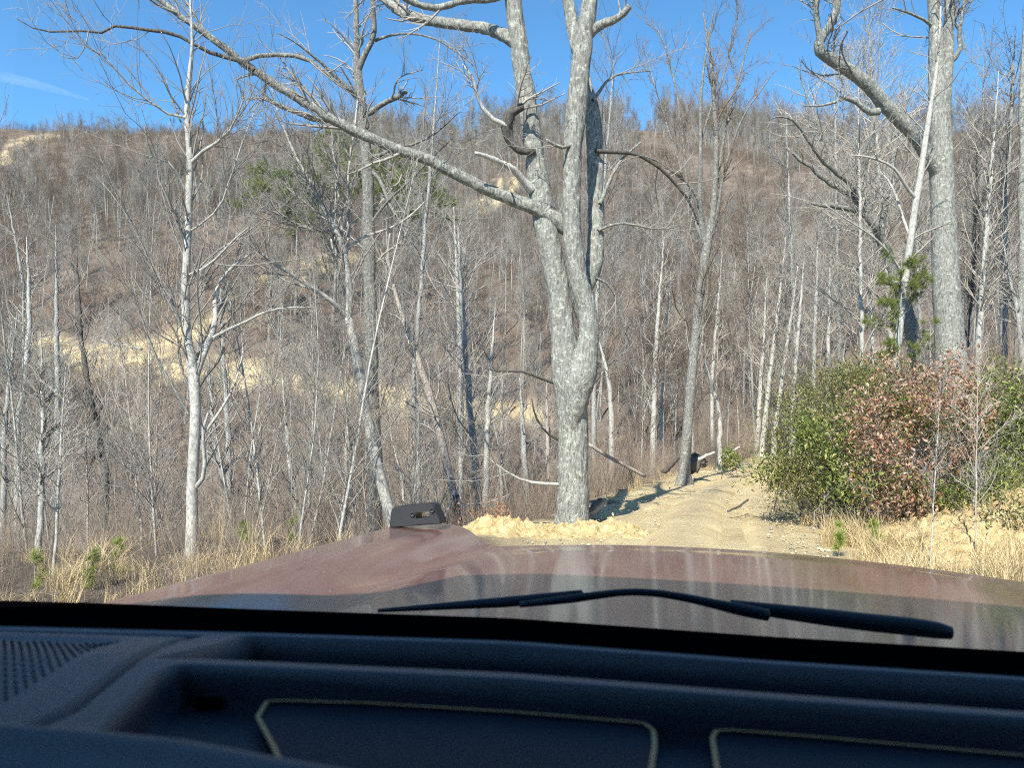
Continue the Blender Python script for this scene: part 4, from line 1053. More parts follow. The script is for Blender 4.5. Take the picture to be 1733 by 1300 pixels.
for (px, pt, d, s_, lab_) in [(60, 960, 9.6, 41, 'yellow-green pine seedling in the bottom left corner under the pale sapling'), (157, 978, 9.3, 42, 'small yellow-green pine seedling low at left above the dashboard'),
                        (410, 918, 12.2, 43, 'bright yellow-green pine seedling against the red fender edge'), (497, 905, 13., 44, 'tiny narrow pine seedling left of the hood sight'), (200, 950, 10.5, 45, 'faint pine seedling among dry grass left of the pale forked tree'),
                        (1420, 905, 10.6, 46, 'small green pine seedling in dry grass under the laurel'), (1478, 900, 10.8, 47, 'small green pine seedling in dry grass below the dry oak shrub')]:
    b = gp(px, d); H = (CZ - (pt - 650) / F * d) - b[2]
    pine('pine_seedling', lab_, b, max(H, .45), .012, 'tan', 'pine_young', s_, crown0=.05, spread=.34, whorl=22, nper=16, L=.11, w=.0028, n2=3, up=.7)
_t = pine('pine_tree', 'tall pine at the right edge whose needles show only at the top', gp(1722, 24), 16, .16, 'oak', 'pine', 48, crown0=.72, spread=.10, nper=20, L=.2, w=.008, n2=5)

# ------------------------------------------------------------------ dry grass
def grass_clump(seed, n, h, w, lean):
    rg = np.random.default_rng(seed); k = 6
    a = rg.uniform(0, 6.28, n); q = .16 * np.sqrt(rg.random(n))
    b = np.stack([q * np.cos(a), q * np.sin(a), np.zeros(n)], 1)
    az = rg.uniform(0, 6.28, n); out = np.stack([np.cos(az), np.sin(az), np.zeros(n)], 1)
    L = rg.uniform(h * .4, h, n)[:, None]; bend = rg.uniform(.1, lean, n)[:, None]
    t = np.linspace(0, 1, k)[None, :, None]
    P_ = b[:, None] + out[:, None] * (L * bend)[:, None] * t ** 2 * 1.2 + np.array([0, 0, 1.]) * L[:, None] * (t - .35 * bend[:, None] * t ** 2.5)
    wd = w * rg.uniform(.6, 1.3, n)[:, None, None] * (1 - t ** 2 * .85)
    side = np.cross(out, [0, 0, 1.]); side = unit(side + rg.normal(size=(n, 3)) * .3)[:, None]
    V = np.stack([P_ - side * wd, P_ + side * wd], 2).reshape(-1, 3)
    b0 = (np.arange(n) * k * 2)[:, None] + (np.arange(k - 1) * 2)[None]
    Q = np.stack([b0, b0 + 1, b0 + 3, b0 + 2], -1).reshape(-1, 4)
    me_ = build_mesh('grass', V, Q); me_.materials.append(M['drygrass']); return me_
gc = source_collection('grass_source', [grass_clump(51, 60, .75, .004, .9), grass_clump(52, 50, .5, .004, 1.2), grass_clump(53, 40, 1.05, .0045, .8), grass_clump(54, 60, .3, .004, 1.4)])
pts = []
def gpatch(n, x0, x1, y0, y1, cond):
    x = rng.uniform(x0, x1, n); y = rng.uniform(y0, y1, n); ok = cond(x, y); pts.append(np.stack([x[ok], y[ok], zfun(x[ok], y[ok])], 1))
gpatch(1500, 2.5, 11, 7.5, 14.5, lambda x, y: (sdist(x, y) > 2.0 + .4 * rng.random(len(x))) & (np.hypot((x - 7.4) / 1.7, (y - 11) / 1.3) > rng.uniform(.75, 1.1, len(x))) & (rng.random(len(x)) < .34))
gpatch(700, -11, -1.5, 7.5, 15.5, lambda x, y: rng.random(len(x)) < .02 + .2 * (vnoise(x, y, 3, 2, 8) > .5))
gpatch(230, -9, -1.5, 7.2, 11.5, lambda x, y: rng.random(len(x)) < .35)
gpatch(500, 4.5, 15, 14, 40, lambda x, y: (sdist(x, y) > 2.0) & (sdist(x, y) < 4.4))
gpatch(700, 1.5, 14, 17, 40, lambda x, y: (sdist(x, y) < -2.1) & (sdist(x, y) > -4.2) & (rng.random(len(x)) < .5))
G = np.concatenate(pts)
scatter('dry_grass', gc, G, rng.uniform(0, 6.28, len(G)), rng.uniform(.5, 1.1, len(G)), rng.choice(4, len(G), p=[.3, .3, .12, .28]), .1, 'tufts of straw-coloured dead grass along the road banks', 'grass')

# ------------------------------------------------------------------ berm, dirt bank, stones, fallen wood
def mound(name, label, x0, x1, y0, y1, hf, n=(90, 60), seed=1):
    u_, v_ = np.meshgrid(np.linspace(x0, x1, n[0]), np.linspace(y0, y1, n[1]))
    h = hf(u_, v_)
    edge = np.minimum(np.minimum(u_ - x0, x1 - u_), np.minimum(v_ - y0, y1 - v_)) / .25
    z = zfun(u_, v_) - .12 + h * np.clip(edge, 0, 1)
    nz = np.array([mnoise.noise(Vector((a * 3, b * 3, seed))) * .5 + mnoise.noise(Vector((a * 9, b * 9, seed))) * .42 + mnoise.noise(Vector((a * 22, b * 22, seed))) * .26 for a, b in zip(u_.ravel(), v_.ravel())]).reshape(u_.shape)
    z = z + nz * .24 * np.clip(h * 4, 0, 1)
    o = MB().add(np.stack([u_, v_, z], -1).reshape(-1, 3), gridq(*n)).build(name, M['clod'])
    tag(o, label, 'dirt mound'); return o
mound('dirt_mound', 'low berm of loose yellow clods at the foot of the big oak', -1.3, 2.6, 12.1, 14.3,
      lambda x, y: .08 + .30 * np.exp(-((y - 13.2) / .55) ** 2) * (.5 + .5 * np.exp(-((x + .15) / .55) ** 2) + .28 * np.exp(-((x - 1.5) / .5) ** 2)) * (1 - .9 * sstep(2.0, 2.5, x)) * sstep(-1.3, -.5, x), (150, 90), 1)
mound('dirt_mound', 'steep bank of pale yellow dirt in front of the right-hand bushes', 5.3, 9.6, 9.6, 12.9,
      lambda x, y: .1 + .62 * np.exp(-((x - 7.6) / 1.25) ** 2) * sstep(9.6, 11.6, y) + .12 * np.exp(-((x - 6.2) / .5) ** 2), (150, 110), 2)
# gravel
rg = np.random.default_rng(77)
ns = 1900
sy = rg.uniform(7, 34, ns); so = np.where(rg.random(ns) < .45, rg.normal(size=ns) * .25 + 1.75, np.where(rg.random(ns) < .6, rg.normal(size=ns) * .3 - 1.85, rg.uniform(-1.7, 1.7, ns)))
sx = np.interp(sy, fy, RXs) + so
ico = np.array([[0, 0, 1], [.9, 0, .3], [.28, .85, .3], [-.72, .53, .3], [-.72, -.53, .3], [.28, -.85, .3], [0, 0, -.6]])
it = np.array([[0, 1, 2], [0, 2, 3], [0, 3, 4], [0, 4, 5], [0, 5, 1], [6, 2, 1], [6, 3, 2], [6, 4, 3], [6, 5, 4], [6, 1, 5]])
szs = .010 + .035 * rg.random(ns) ** 4
V = ico[None] * rg.uniform(.6, 1.3, (ns, 7, 3)) * szs[:, None, None]
V[..., 2] += (zfun(sx, sy) + .07)[:, None]; V[..., 0] += sx[:, None]; V[..., 1] += sy[:, None]
T = (np.arange(ns) * 7)[:, None, None] + it[None]
o = MB().add(V.reshape(-1, 3), T=T.reshape(-1, 3)).build('gravel', M['stone'], smooth=False); tag(o, 'scattered stones and gravel along the dirt road', 'gravel', kind='stuff')

def log(name, label, pts, mat_, r_end=.4, z_on=None, cat='log', sides=9):
    W = np.array([[*p] for p in pts], float); W = resample(W, 14, 1); org = W[0, :3].copy(); W[:, :3] -= org
    W[:, :3] += np.random.default_rng(len(label)).normal(size=(14, 3)) * W[:, 3:4] * .15
    mb = MB(); solid(mb, np.concatenate([[[*(W[0, :3] - (W[1, :3] - W[0, :3]) * .02), W[0, 3] * .02]], W]), sides)
    o = mb.build(name, M[mat_]); o.location = org; tag(o, label, cat); return o
def W_(px, py, d, r): return (*P3(px, py, d), r)
log('fallen_pole', 'thin fallen pole sloping down to the road edge right of the big oak', [W_(995, 752, 20, .045), W_(1045, 782, 20.5, .05), W_(1092, 806, 21, .045)], 'tan', cat='fallen pole')
log('fallen_pole', 'short whitish pole resting across the black debris by the road', [W_(1182, 778, 26.2, .06), W_(1196, 771, 26.4, .05), W_(1210, 766, 26.6, .04)], 'dead', cat='fallen pole')
log('fallen_branch', 'thin curved branch lying on the right edge of the dirt road', [W_(1232, 866, 15.4, .02), W_(1250, 858, 15.6, .022), W_(1266, 846, 16, .02)], 'dark', cat='fallen branch')
log('fallen_branch', 'dark grey branch leaning over the verge beyond the road bend', [W_(1228, 776, 29, .05), W_(1240, 764, 29, .05), W_(1252, 756, 29, .04)], 'grey', cat='fallen branch')
log('fallen_log', 'pale split log lying in the shadow beside the big oak base', [W_(1000, 868, 14.9, .06), W_(1012, 858, 15.3, .07), W_(1024, 848, 15.8, .06)], 'tan', cat='log')
log('fallen_log', 'slimmer dark log on top of the pale split one by the oak base', [W_(996, 866, 14.7, .045), W_(1006, 854, 15.1, .05), W_(1017, 846, 15.6, .05)], 'dark', cat='log')
log('fallen_log', 'grey fallen log lying across the sandy trail at far left', [(*(at(172, 585, 30) + [0, 0, .12]), .18), (*(at(200, 590, 30) + [0, 0, .12]), .16), (*(at(240, 594, 30) + [0, 0, .1]), .12)], 'grey', cat='log')
log('leaning_log', 'black forked dead wood leaning against the road bend tree, left side', [W_(1122, 800, 25.6, .09), W_(1138, 786, 25.4, .08), W_(1150, 772, 25.3, .06)], 'twig_dark', cat='dead wood')
# black stump wreck beside the road-bend tree
root = empty('stump', gp(1178, 26.3)); tag(root, 'jagged black charred stump and debris right of the road bend tree', 'stump')
rg = np.random.default_rng(5)
for i, (px, py, r_, h) in enumerate([(1174, 788, .22, .5), (1184, 782, .18, .34), (1178, 778, .14, .4), (1190, 783, .12, .22)]):
    c = P3(px, py, 26.3 + .1 * i) - np.array(root.location)
    K = 8; zz = np.linspace(-h / 2, h / 2, K); Pp = np.stack([c[0] + rg.normal(size=K) * .02, c[1] + rg.normal(size=K) * .02, c[2] + zz], 1)
    Rr = r_ * (1 + rg.normal(size=K) * .12); Rr[0] *= .9; Rr[-1] *= .6
    Vv, Qq = tubes(np.concatenate([Pp, Pp[-1:] + [0, 0, .01]])[None], np.append(Rr, .01)[None], 9); Vv += rg.normal(size=Vv.shape) * .025
    MB().add(Vv, Qq).build('burnt_wood', M['twig_dark'], root, smooth=False)

# ------------------------------------------------------------------ the vehicle we sit in (its own frame: x right, y forward, z up, origin at the eye)
CARROT = (9.9, 5.5, 1.4)
def carmat(yaw, pitch, roll):
    cy, sy = math.cos(RAD(yaw)), math.sin(RAD(yaw)); cp, sp = math.cos(RAD(pitch)), math.sin(RAD(pitch)); cr, sr = math.cos(RAD(roll)), math.sin(RAD(roll))
    Zm = np.array([[cy, sy, 0], [-sy, cy, 0], [0, 0, 1]]); Xm = np.array([[1, 0, 0], [0, cp, sp], [0, -sp, cp]]); Ym = np.array([[cr, 0, sr], [0, 1, 0], [-sr, 0, cr]])
    return Zm @ Xm @ Ym
CM = carmat(10, 5.5, 1.4)
def onz(px, py, z):
    r = CM.T @ np.array([(px - 866.5) / F, 1, -(py - 650) / F]); return r * z / r[2]
def ony(px, py, y):
    r = CM.T @ np.array([(px - 866.5) / F, 1, -(py - 650) / F]); return r * y / r[1]
from mathutils import Matrix
car = empty('car'); tag(car, 'maroon off-road vehicle seen from inside, over its dusty hood and dark dashboard', 'car')
m4 = Matrix(CM.tolist()).to_4x4(); m4.translation = (0, 0, CZ); car.matrix_world = m4

def paint(nt, b):
    n = tex(nt, 9, 6, .7, (1, .35, 1)); n2 = tex(nt, 90, 3, .7)
    c = mix(nt, ramp(nt, n, [(.3, (.2, .2, .2)), (.75, (.6, .6, .6))]), (.14, .020, .020), (.33, .25, .19))
    c = mix(nt, ramp(nt, n2, [(.68, (0, 0, 0)), (.74, (.6, .6, .6))]), c, (.55, .48, .40))
    nt.links.new(c, b.inputs['Base Color'])
    b.inputs['Metallic'].default_value = .15; b.inputs['Roughness'].default_value = .42
    b.inputs['Specular IOR Level'].default_value = .5
    b.inputs['Coat Weight'].default_value = 1.0
    nt.links.new(ramp(nt, n, [(.3, (.05, .05, .05)), (.8, (.16, .16, .16))]), b.inputs['Coat Roughness'])
    bump(nt, b, tex(nt, 220, 3, .6), .05, .002)
M['paint'] = mat('dusty_maroon_paint', paint)
def plast(col, rough, nscale=0, bs=.3, spec=.4):
    def f(nt, b):
        n = tex(nt, 30, 4, .6)
        nt.links.new(mix(nt, n, tuple(.85 * x for x in col), tuple(1.15 * x for x in col)), b.inputs['Base Color'])
        b.inputs['Roughness'].default_value = rough; b.inputs['Specular IOR Level'].default_value = spec
        if nscale: bump(nt, b, tex(nt, nscale, 3, .6), bs, .001)
    return f
M['dash'] = mat('slate_dash_plastic', plast((.130, .137, .146), .5, 900, .5, .45))
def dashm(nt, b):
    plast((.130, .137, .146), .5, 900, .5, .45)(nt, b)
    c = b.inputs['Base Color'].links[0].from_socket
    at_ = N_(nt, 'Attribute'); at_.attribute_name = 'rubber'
    nt.links.new(mix(nt, at_.outputs['Fac'], c, (.016, .024, .040)), b.inputs['Base Color'])  # navy for the liner, also standing in for shade inside the trays
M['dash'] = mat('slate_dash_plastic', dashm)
M['dash_dark'] = mat('dark_dash_recess', plast((.045, .052, .062), .6, 600, .2, .3))
M['black'] = mat('black_plastic', plast((.0015, .0015, .002), 1., 0, 0, 0.))
M['sight'] = mat('grey_black_plastic', plast((.018, .019, .021), .5, 500, .2, .4))
M['rubber'] = mat('wiper_rubber', plast((.012, .014, .018), .45, 0, 0, .4))
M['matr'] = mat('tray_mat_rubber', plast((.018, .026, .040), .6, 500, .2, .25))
M['gold'] = mat('tan_edge_line', plast((.85, .46, .19), .6))
M['steel'] = mat('bolt_steel', lambda nt, b: (setattr(b.inputs['Base Color'], 'default_value', (.6, .6, .6, 1)), setattr(b.inputs['Metallic'], 'default_value', 1.), setattr(b.inputs['Roughness'], 'default_value', .3)))
M['liner'] = mat('roof_liner', plast((.10, .10, .11), .9))
gm = bpy.data.materials.new('windshield_glass'); gm.use_nodes = True
for n_ in list(gm.node_tree.nodes):
    if n_.type == 'BSDF_PRINCIPLED': gm.node_tree.nodes.remove(n_)
tb = gm.node_tree.nodes.new('ShaderNodeBsdfTransparent'); tb.inputs[0].default_value = (.955, .975, .97, 1)
gm.node_tree.links.new(tb.outputs[0], gm.node_tree.nodes['Material Output'].inputs[0])

def sheet(name, X, Y, Z, m_, parent=car, thick=0.):
    o = MB().add(np.stack([X, Y, Z], -1).reshape(-1, 3), gridq(X.shape[1], X.shape[0])).build(name, m_, parent)
    if thick:
        md = o.modifiers.new('thickness', 'SOLIDIFY'); md.thickness = thick; md.offset = -1
    return o
# hood: domed middle, sunk channel, raised fender crest on the left
XC, HW = .20, .84
hx = np.unique(np.r_[np.linspace(-.64, -.36, 57), np.linspace(-.36, 1.12, 94)]); hy = np.linspace(.80, 2.42, 180)
HX, HY = np.meshgrid(hx, hy)
xx = (HX - XC) / HW
def hood_z(x, y):
    xx = (x - XC) / HW
    nose = 2.03 - .30 * np.abs(xx) ** 2.2 + 0 * y
    z = -.226 - .012 * xx ** 2 + .010 * np.cos(np.clip(xx * 2.1, -1.57, 1.57)) + 0 * y
    # wide power bulge that starts behind the nose
    bul = sstep(-.36, -.16, x) * (1 - sstep(.56, .76, x))
    z = z + .010 * bul * (1 - sstep(nose - .25, nose - .05, y))
    # fender crest at each side, rising forward to the sight
    d_ = np.minimum(np.abs(x + .64), np.abs(x - 1.12))
    crest = 1 - sstep(.07, .24, d_ - .05 * sstep(1.2, 1.9, y))
    crest_h = np.where(x > .4, .012, .043)
    z = z + crest * crest_h * (1 - sstep(1.98, 2.14, y)) - .012 * sstep(0, .03, .035 - d_) * 0
    z = z + .012 * np.clip((1.6 - y), 0, 1) ** 1.5 * 0
    over = np.clip(y - (nose - .02) - crest * .22, 0, 1)
    z = z - 2.2 * over ** 1.6
    side = np.clip(.012 - d_, 0, .1)
    return z - side * .6
HZ = np.maximum(hood_z(HX, HY), -.75)
sheet('hood', HX, HY, HZ, M['paint'], thick=.004)
# fender side and body below it
for sgn, x0 in ((-1, -.64), (1, 1.12)):
    zz_ = np.linspace(0, 1, 14)[:, None]; yy_ = np.linspace(.55, 2.2, 60)[None]
    ztop = np.maximum(hood_z(np.full(yy_.shape, x0), yy_), -.75)
    Xs = x0 + sgn * (.10 * np.sin(np.clip(zz_ * 3, 0, 1.57)) ** 1.5) + 0 * yy_
    Zs = ztop - .004 - zz_ * .62 + 0 * yy_
    sheet('fender', Xs, yy_ + 0 * zz_, Zs, M['paint'])
# trail sight: upright black handle with a slot and two bolts
def box_bevel(mb, x0, x1, y0, y1, z0, z1, b=.004, taper=0., tilt=0.):
    """box with chamfered vertical and top edges; front end may slope"""
    xs = [x0, x0 + b, x1 - b, x1]; prof = []
    ring = [(x0 + b, y0), (x1 - b, y0), (x1, y0 + b), (x1, y1 - b), (x1 - b, y1), (x0 + b, y1), (x0, y1 - b), (x0, y0 + b)]
    V = []; 
    for k, (z, ins) in enumerate(((z0, 0), (z1 - b, 0), (z1, b))):
        for x, y in ring:
            cx, cy = (x0 + x1) / 2, (y0 + y1) / 2
            V.append((x + (cx - x) * (ins / max(abs(x1 - x0) / 2, 1e-6)), y + (cy - y) * (ins / max(abs(y1 - y0) / 2, 1e-6)) + tilt * (z - z0), z))
    Q = [[k * 8 + j, k * 8 + (j + 1) % 8, k * 8 + 8 + (j + 1) % 8, k * 8 + 8 + j] for k in range(2) for j in range(8)]
    V.append(((x0 + x1) / 2, (y0 + y1) / 2 + tilt * (z1 - z0), z1)); T = [[16 + j, 16 + (j + 1) % 8, 24] for j in range(8)]
    mb.add(V, Q, T)
# outline traced on its own inner (car-centre) face, extruded 3.4 cm outward
YS = 1.86
o_ = [ony(px, py, YS) for px, py in ((663, 892), (666, 862), (670, 857), (729, 851), (737, 853), (749, 880), (750, 886))]
s_in = [ony(px, py, YS - .02) for px, py in ((704, 868), (727, 866), (727, 876), (704, 878))]
def plate(name, outer, hole, y0, thick, m_, parent, dx=0.):
    """plate in the x-z plane with a rectangular slot through it"""
    O = np.array([[p[0], p[2]] for p in outer]); H_ = np.array([[p[0], p[2]] for p in hole])
    c = H_.mean(0); nO = 48
    # resample the outline by angle about the slot centre, pair it with the slot's edge
    th = np.linspace(0, 2 * np.pi, nO, endpoint=False)
    def hit(poly, t):
        d = np.array([math.cos(t), math.sin(t)]); best = 0
        for i in range(len(poly)):
            a, b = poly[i] - c, poly[(i + 1) % len(poly)] - c
            e = b - a; den = d[0] * e[1] - d[1] * e[0]
            if abs(den) < 1e-12: continue
            s_ = (a[0] * e[1] - a[1] * e[0]) / den; u2 = (a[0] * d[1] - a[1] * d[0]) / den
            if s_ > 0 and -1e-6 <= u2 <= 1 + 1e-6: best = max(best, s_)
        return c + d * best
    A = np.array([hit(O, t) for t in th]); B = np.array([hit(H_, t) for t in th])
    bev = .003
    Ai = A + unit(c - A) * bev
    rings = [(A, y0 + thick), (A, y0 + bev), (Ai, y0), (B, y0), (B, y0 + thick), (A, y0 + thick)]
    V = np.concatenate([np.stack([r[:, 0], np.full(nO, y), r[:, 1]], 1) for r, y in rings])
    Q = [[k * nO + j, k * nO + (j + 1) % nO, (k + 1) * nO + (j + 1) % nO, (k + 1) * nO + j] for k in range(5) for j in range(nO)]
    return MB().add(V, Q).build(name, m_, parent, smooth=False)
sight = plate('trail_sight', o_, s_in, YS - .02, .055, M['sight'], car)
for px, py in ((698, 871), (731, 864)):
    c = ony(px, py, YS - .024); th = np.linspace(0, 2 * np.pi, 14, endpoint=False)
    V = np.concatenate([np.stack([c[0] + r * np.cos(th), np.full(14, y), c[2] + r * np.sin(th)], 1) for r, y in ((.0065, c[1] + .006), (.0065, c[1]), (.004, c[1]), (.0035, c[1] + .003), (.0001, c[1] + .003))])
    Q = [[k * 14 + j, k * 14 + (j + 1) % 14, (k + 1) * 14 + (j + 1) % 14, (k + 1) * 14 + j] for k in range(4) for j in range(14)]
    MB().add(V, Q).build('bolt', M['sight'], sight)
# cowl behind the hood
cx_, cy_ = np.meshgrid(np.linspace(-.72, 1.12, 60), np.linspace(.70, .86, 12))
sheet('cowl', cx_, cy_, -.243 - .03 * sstep(.80, .86, cy_) * 0 + .0 * cx_ - .02 * (cy_ > .84), M['black'])

# wiper: arm and blade
def barpts(pl, y):  # pl of (px,py,halfheight_px)
    out = []
    for px, py, h in pl:
        c = ony(px, py, y); out.append([*c, h * y / F])
    return resample(np.array(out), 40, 1)
def flat_tube(name, W, m_, parent, sides=10, depth=1.):
    mb = MB(); W2 = np.concatenate([[[*(W[0, :3]), W[0, 3] * .1]], W, [[*(W[-1, :3] + (W[-1, :3] - W[-2, :3]) * .3), W[-1, 3] * .3]]])
    V, Q = tubes(W2[None, :, :3], W2[None, :, 3], sides)
    C = np.repeat(W2[:, :3], sides, 0); V = C + (V - C) * np.array([1, depth, 1]); mb.add(V, Q)
    return mb.build(name, m_, parent)
WY = .93
wiper = flat_tube('wiper', barpts([(640, 1034, 3.2), (760, 1026, 6.4), (880, 1018, 9.6), (985, 1006, 7.2)], WY + .02), M['rubber'], car)
flat_tube('arm', barpts([(880, 1024, 5.0), (960, 1015, 7.2), (1010, 1008, 6.5), (1060, 1002, 5.8), (1110, 1004, 6.1), (1160, 1012, 6.5), (1210, 1023, 7.9), (1260, 1034, 10.1), (1300, 1042, 9.4)], WY - .02), M['rubber'], wiper)
flat_tube('blade', barpts([(1236, 1024, 8.2), (1300, 1033, 10.7), (1380, 1043, 13.1), (1460, 1053, 13.9), (1540, 1061, 13.9), (1585, 1067, 13.1), (1610, 1072, 9.8)], WY + .02), M['rubber'], wiper)

# ---- dashboard
def yl(pl, z):  # polyline in the photo -> y as a function of x on the plane z
    p = np.array([onz(a, b, z)[:2] for a, b in pl]); return lambda x: np.interp(x, p[:, 0], p[:, 1], left=p[0, 1] - (p[0, 0] - 0) * 0, right=p[-1, 1])
Zr1, Zr2 = -.150, -.135
y_r1 = yl([(-120, 1062), (0, 1062), (433, 1073), (866, 1087), (1300, 1120), (1733, 1148), (1850, 1158)], Zr1)
y_r2 = yl([(200, 1121), (330, 1122), (433, 1126), (866, 1146), (1300, 1180), (1733, 1212), (1850, 1222)], Zr2)
y_lo = yl([(-100, 1225), (0, 1232), (120, 1240), (300, 1258), (470, 1290), (700, 1330)], -.13)
# near the boundary between the left pad and the trays
pa = np.array([onz(a, b, -.145)[:2] for a, b in ((312, 1082), (230, 1160), (142, 1240))])
def x_b(y): return np.interp(y, pa[::-1, 1], pa[::-1, 0])
tx0 = np.array([onz(a, b, -.145)[:2] for a, b in ((385, 1080), (318, 1118))])
mx0 = np.array([onz(a, b, -.135)[:2] for a, b in ((270, 1138), (170, 1240))])
dx = np.linspace(-.75, .95, 950); t_ = np.linspace(0, 1, 300)
DX, DT = np.meshgrid(dx, t_)
y_near, y_far = .16, .80
r1, r2, lo = y_r1(DX), y_r2(DX), y_lo(DX)
DY = np.where(DT < .25, y_near + (lo - y_near) * DT / .25, np.where(DT < .5, lo + (r2 - lo) * (DT - .25) / .25, np.where(DT < .85, r2 + (r1 - r2) * (DT - .5) / .35, r1 + .02 * (DT - .85) / .15)))
Zd = np.interp(0, [0], [0]) + np.where(DY > r1, -.150 - .0, -.150) + 0 * DX
Zd = -.150 + .015 * (1 - sstep(r2 - .005, r1, DY))          # gentle rise toward the occupant
def softbox(v, a, b, s): return sstep(a - s, a + s, v) * (1 - sstep(b - s, b + s, v))
# shelf between the two ridges
xl1 = np.interp(DY, tx0[::-1, 1], tx0[::-1, 0])
tray = softbox(DY, r2 + .016, r1 - .012, .006) * sstep(-.003, .010, DX - xl1)
Zd = Zd - .060 * tray
# tray with the rubber mats below the second ridge
xl2 = np.interp(DY, mx0[::-1, 1], mx0[::-1, 0])
tray2 = softbox(DY, lo + .012, r2 - .008, .005) * sstep(-.002, .008, DX - xl2)
Zd = Zd - .024 * tray2
# groove along the edge of the speaker pad
gd = DX - x_b(DY)
lefty = (DY < r1 - .012) & (DY > lo + .004)
Zd = Zd - .008 * np.exp(-((gd + .008) / .0026) ** 2) * lefty
Zd = Zd - .007 * np.exp(-((DY - (r1 - .014)) / .0035) ** 2) * (gd < -.008)
Zd = Zd - .004 * (sstep(.0, .03, -gd - .035)) * lefty * (1 - sstep(r1 - .05, r1 - .03, DY))
# rolled front edge nearest the eye
Zd = Zd + .006 * np.exp(-((DY - lo) / .010) ** 2) - .05 * sstep(0, .09, lo - DY - .012)
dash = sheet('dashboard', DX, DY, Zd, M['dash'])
ra = dash.data.attributes.new('rubber', 'FLOAT', 'POINT'); ra.data.foreach_set('value', sstep(.12, .3, np.maximum(tray, tray2)).ravel().astype(np.float32))  # tray floors and walls: liner colour with the recess shade painted in
# defroster panel beyond the first ridge, deep and black
gx_, gy_ = np.meshgrid(np.linspace(-.75, .95, 60), np.linspace(0, 1, 14))
ya = y_r1(gx_) + .004
yb_pl = np.array([onz(a, b, -.185)[:2] for a, b in ((-200, 1017), (0, 1017), (180, 1022), (433, 1032), (866, 1047), (1300, 1078), (1733, 1104), (1900, 1114))])
yb = np.interp(gx_, yb_pl[:, 0], yb_pl[:, 1])
sheet('defroster_panel', gx_, ya + (yb - ya) * gy_, -.149 - .036 * gy_ ** .6, M['black'])
vx = np.linspace(-.75, .95, 60); yv = np.interp(vx, yb_pl[:, 0], yb_pl[:, 1])
sheet('frit_band', np.stack([vx] * 2), np.stack([yv, yv + .01]), np.stack([np.full(60, -.1848), np.full(60, -.35)]), M['black'])
# trim the dash mesh beyond the first ridge (it would stand above the panel)
import bmesh
bmm = bmesh.new(); bmm.from_mesh(dash.data)
bmesh.ops.delete(bmm, geom=[v for v in bmm.verts if v.co.y > float(y_r1(v.co.x)) + .006], context='VERTS'); bmm.to_mesh(dash.data); bmm.free()
# mats with tan edge lines
def ribbon(name, pix, z, w, m_, parent, closed=False):
    P_ = np.array([onz(a, b, z) for a, b in pix]); P_ = resample(np.c_[P_, np.full(len(P_), w)], 140, 0)
    V, Q = tubes(P_[None, :, :3], P_[None, :, 3], 6); V[:, 2] = z + (V[:, 2] - z) * .2
    return MB().add(V, Q).build(name, m_, parent)
ZM = -.152
def mat_part(pix_line, pix_poly):
    P_ = np.array([onz(a, b, ZM - .001) for a, b in pix_poly]); c = P_.mean(0)
    V = np.concatenate([P_, P_ - [0, 0, .004], [c]]); n = len(P_)
    T = [[j, (j + 1) % n, 2 * n] for j in range(n)]; Q = [[j, (j + 1) % n, n + (j + 1) % n, n + j] for j in range(n)]
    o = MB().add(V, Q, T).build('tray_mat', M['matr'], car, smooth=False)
    ribbon('edge_line', pix_line, ZM + .0010, .0014, M['gold'], o)
mat_part([(480, 1300), (462, 1262), (436, 1214), (452, 1187), (480, 1186), (620, 1190), (866, 1205), (1000, 1216), (1090, 1224), (1106, 1236), (1108, 1262), (1098, 1330)],
         [(500, 1345), (440, 1216), (455, 1190), (620, 1193), (866, 1208), (1095, 1227), (1103, 1240), (1094, 1345)])
mat_part([(1218, 1330), (1212, 1290), (1206, 1250), (1212, 1237), (1240, 1236), (1400, 1249), (1733, 1279), (1900, 1296)],
         [(1220, 1345), (1210, 1250), (1216, 1240), (1400, 1252), (1733, 1282), (1900, 1299), (1900, 1360)])
# small slot in the tray left of the mats
P_ = np.array([onz(a, b, -.156) for a, b in ((338, 1180), (382, 1182), (375, 1196), (330, 1195))])
mb = MB(); V = np.concatenate([P_ + [0, 0, .004], P_ - [0, 0, .002]]); mb.add(V, [[0, 1, 2, 3], [0, 1, 5, 4], [1, 2, 6, 5], [2, 3, 7, 6], [3, 0, 4, 7]]); mb.build('slot_cover', M['black'], car, smooth=False)
# speaker grille: fields of small pips on the left pad
pp = []
a0, a1 = onz(0, 1235, -.145), onz(10, 1095, -.145)
for i in range(60):
    for j in range(40):
        x = -.62 + i * .0062 + (j % 2) * .0031; y = .30 + j * .0098
        if y < y_lo(x) + .012 or y > y_r1(x) - .05: continue
        if x > x_b(y) - .045: continue
        pp.append((x, y))
pp = np.array(pp)
th = np.linspace(0, 2 * np.pi, 6, endpoint=False)
zi = []
from mathutils.bvhtree import BVHTree
dash.data.update(); bv = BVHTree.FromPolygons([v.co for v in dash.data.vertices], [tuple(p.vertices) for p in dash.data.polygons])
for x, y in pp:
    h = bv.ray_cast(Vector((x, y, 0)), Vector((0, 0, -1))); zi.append(h[0].z if h[0] else -.15)
zi = np.array(zi)
V = np.stack([np.c_[pp[:, 0] + .0013 * np.cos(t), pp[:, 1] + .0013 * np.sin(t), zi + .0002] for t in th] + [np.c_[pp[:, 0] + .0009 * np.cos(t), pp[:, 1] + .0009 * np.sin(t), zi + .0012] for t in th], 1)
n = len(pp); b0 = (np.arange(n) * 12)[:, None, None]
Q = b0 + np.array([[j, (j + 1) % 6, 6 + (j + 1) % 6, 6 + j] for j in range(6)])[None]
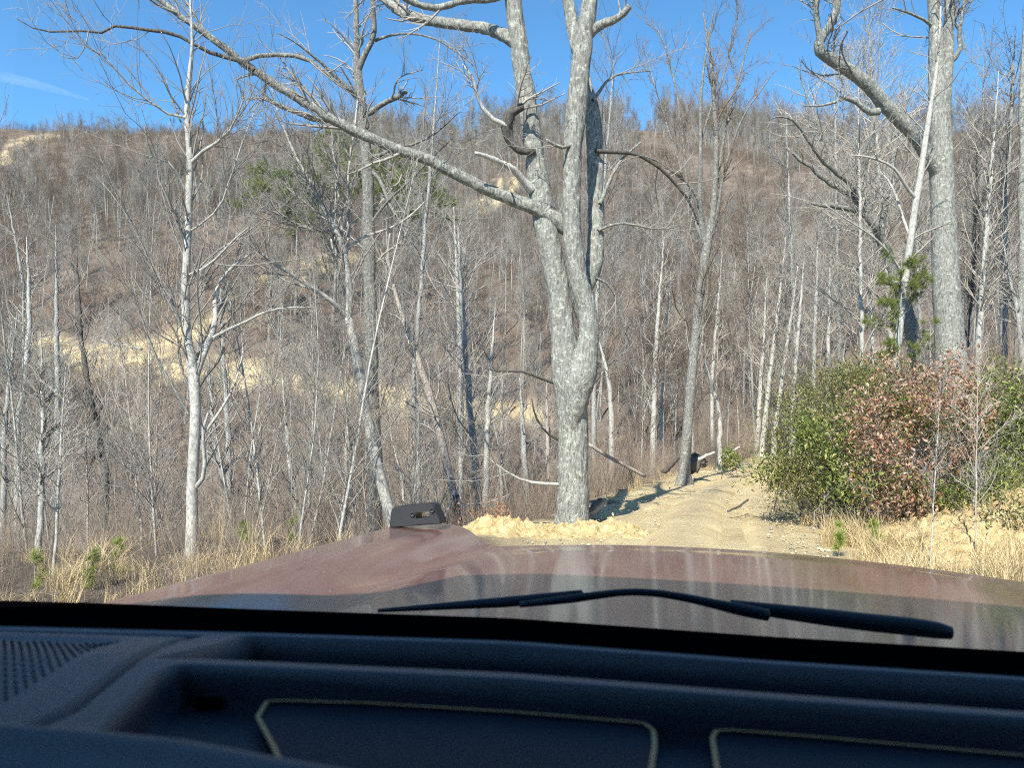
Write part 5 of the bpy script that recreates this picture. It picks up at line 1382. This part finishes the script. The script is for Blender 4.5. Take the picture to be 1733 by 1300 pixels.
o = MB().add(V.reshape(-1, 3), Q.reshape(-1, 4)).build('speaker_grille', M['dash_dark'], dash); o['kind'] = 'stuff'
# windshield, roof, pillars, doors: the cabin that shades the dash
def quadbox(name, c, m_, th_=.03):
    """a panel given by four corners, thickened"""
    c = np.array(c, float); nrm = unit(np.cross(c[1] - c[0], c[3] - c[0])) * th_
    V = np.concatenate([c, c + nrm]); return MB().add(V, [[0, 1, 2, 3], [7, 6, 5, 4], [0, 4, 5, 1], [1, 5, 6, 2], [2, 6, 7, 3], [3, 7, 4, 0]]).build(name, m_, car, smooth=False)
LX, RX_ = -.66, 1.06
TX, UX = -.50, .90
wsX, wsT = np.meshgrid(np.linspace(LX, RX_, 25), np.linspace(0, 1, 9))
wsb = np.interp(wsX, yb_pl[:, 0], yb_pl[:, 1]) + .02
sheet('windshield', XC + (wsX - XC) * (1 - .18 * wsT), wsb - wsT * (wsb - .50 + .0) - .10 * (np.abs(wsX - XC) / .86) ** 4 * (1 - wsT), -.19 + wsT * .72, gm)
quadbox('roof', [(TX, .50, .53), (UX, .50, .53), (1.18, -.12, .53), (-.76, -.12, .53)], M['liner'])
quadbox('rear_roof', [(-.76, -.123, .53), (1.18, -.123, .53), (1.18, -2.2, .50), (-.76, -2.2, .50)], M['liner'])
quadbox('door', [(LX - .05, .9, -.22), (LX - .05, -2.2, -.22), (LX - .05, -2.2, -1.1), (LX - .05, .9, -1.1)], M['liner'])
quadbox('door', [(RX_ + .05, .9, -.22), (RX_ + .05, -2.2, -.22), (RX_ + .05, -2.2, -1.1), (RX_ + .05, .9, -1.1)], M['liner'])
for x, xt in ((LX - .03, TX), (RX_ + .03, UX)):
    quadbox('pillar', [(x, .66, -.22), (xt, .44, .53), (xt, .34, .53), (x, .56, -.22)], M['liner'], .03)
    quadbox('pillar', [(x, -.30, -.22), (x, -.30, .52), (x, -.52, .52), (x, -.52, -.22)], M['liner'], .03)
    quadbox('rear_panel', [(x, -.9, -.22), (x, -.9, .52), (x, -2.2, .50), (x, -2.2, -.22)], M['liner'], .03)
quadbox('rear_panel', [(LX, -2.2, -1.1), (RX_, -2.2, -1.1), (RX_, -2.2, .5), (LX, -2.2, .5)], M['liner'])
quadbox('floor', [(LX, .9, -1.1), (RX_, .9, -1.1), (RX_, -2.2, -1.1), (LX, -2.2, -1.1)], M['liner'])
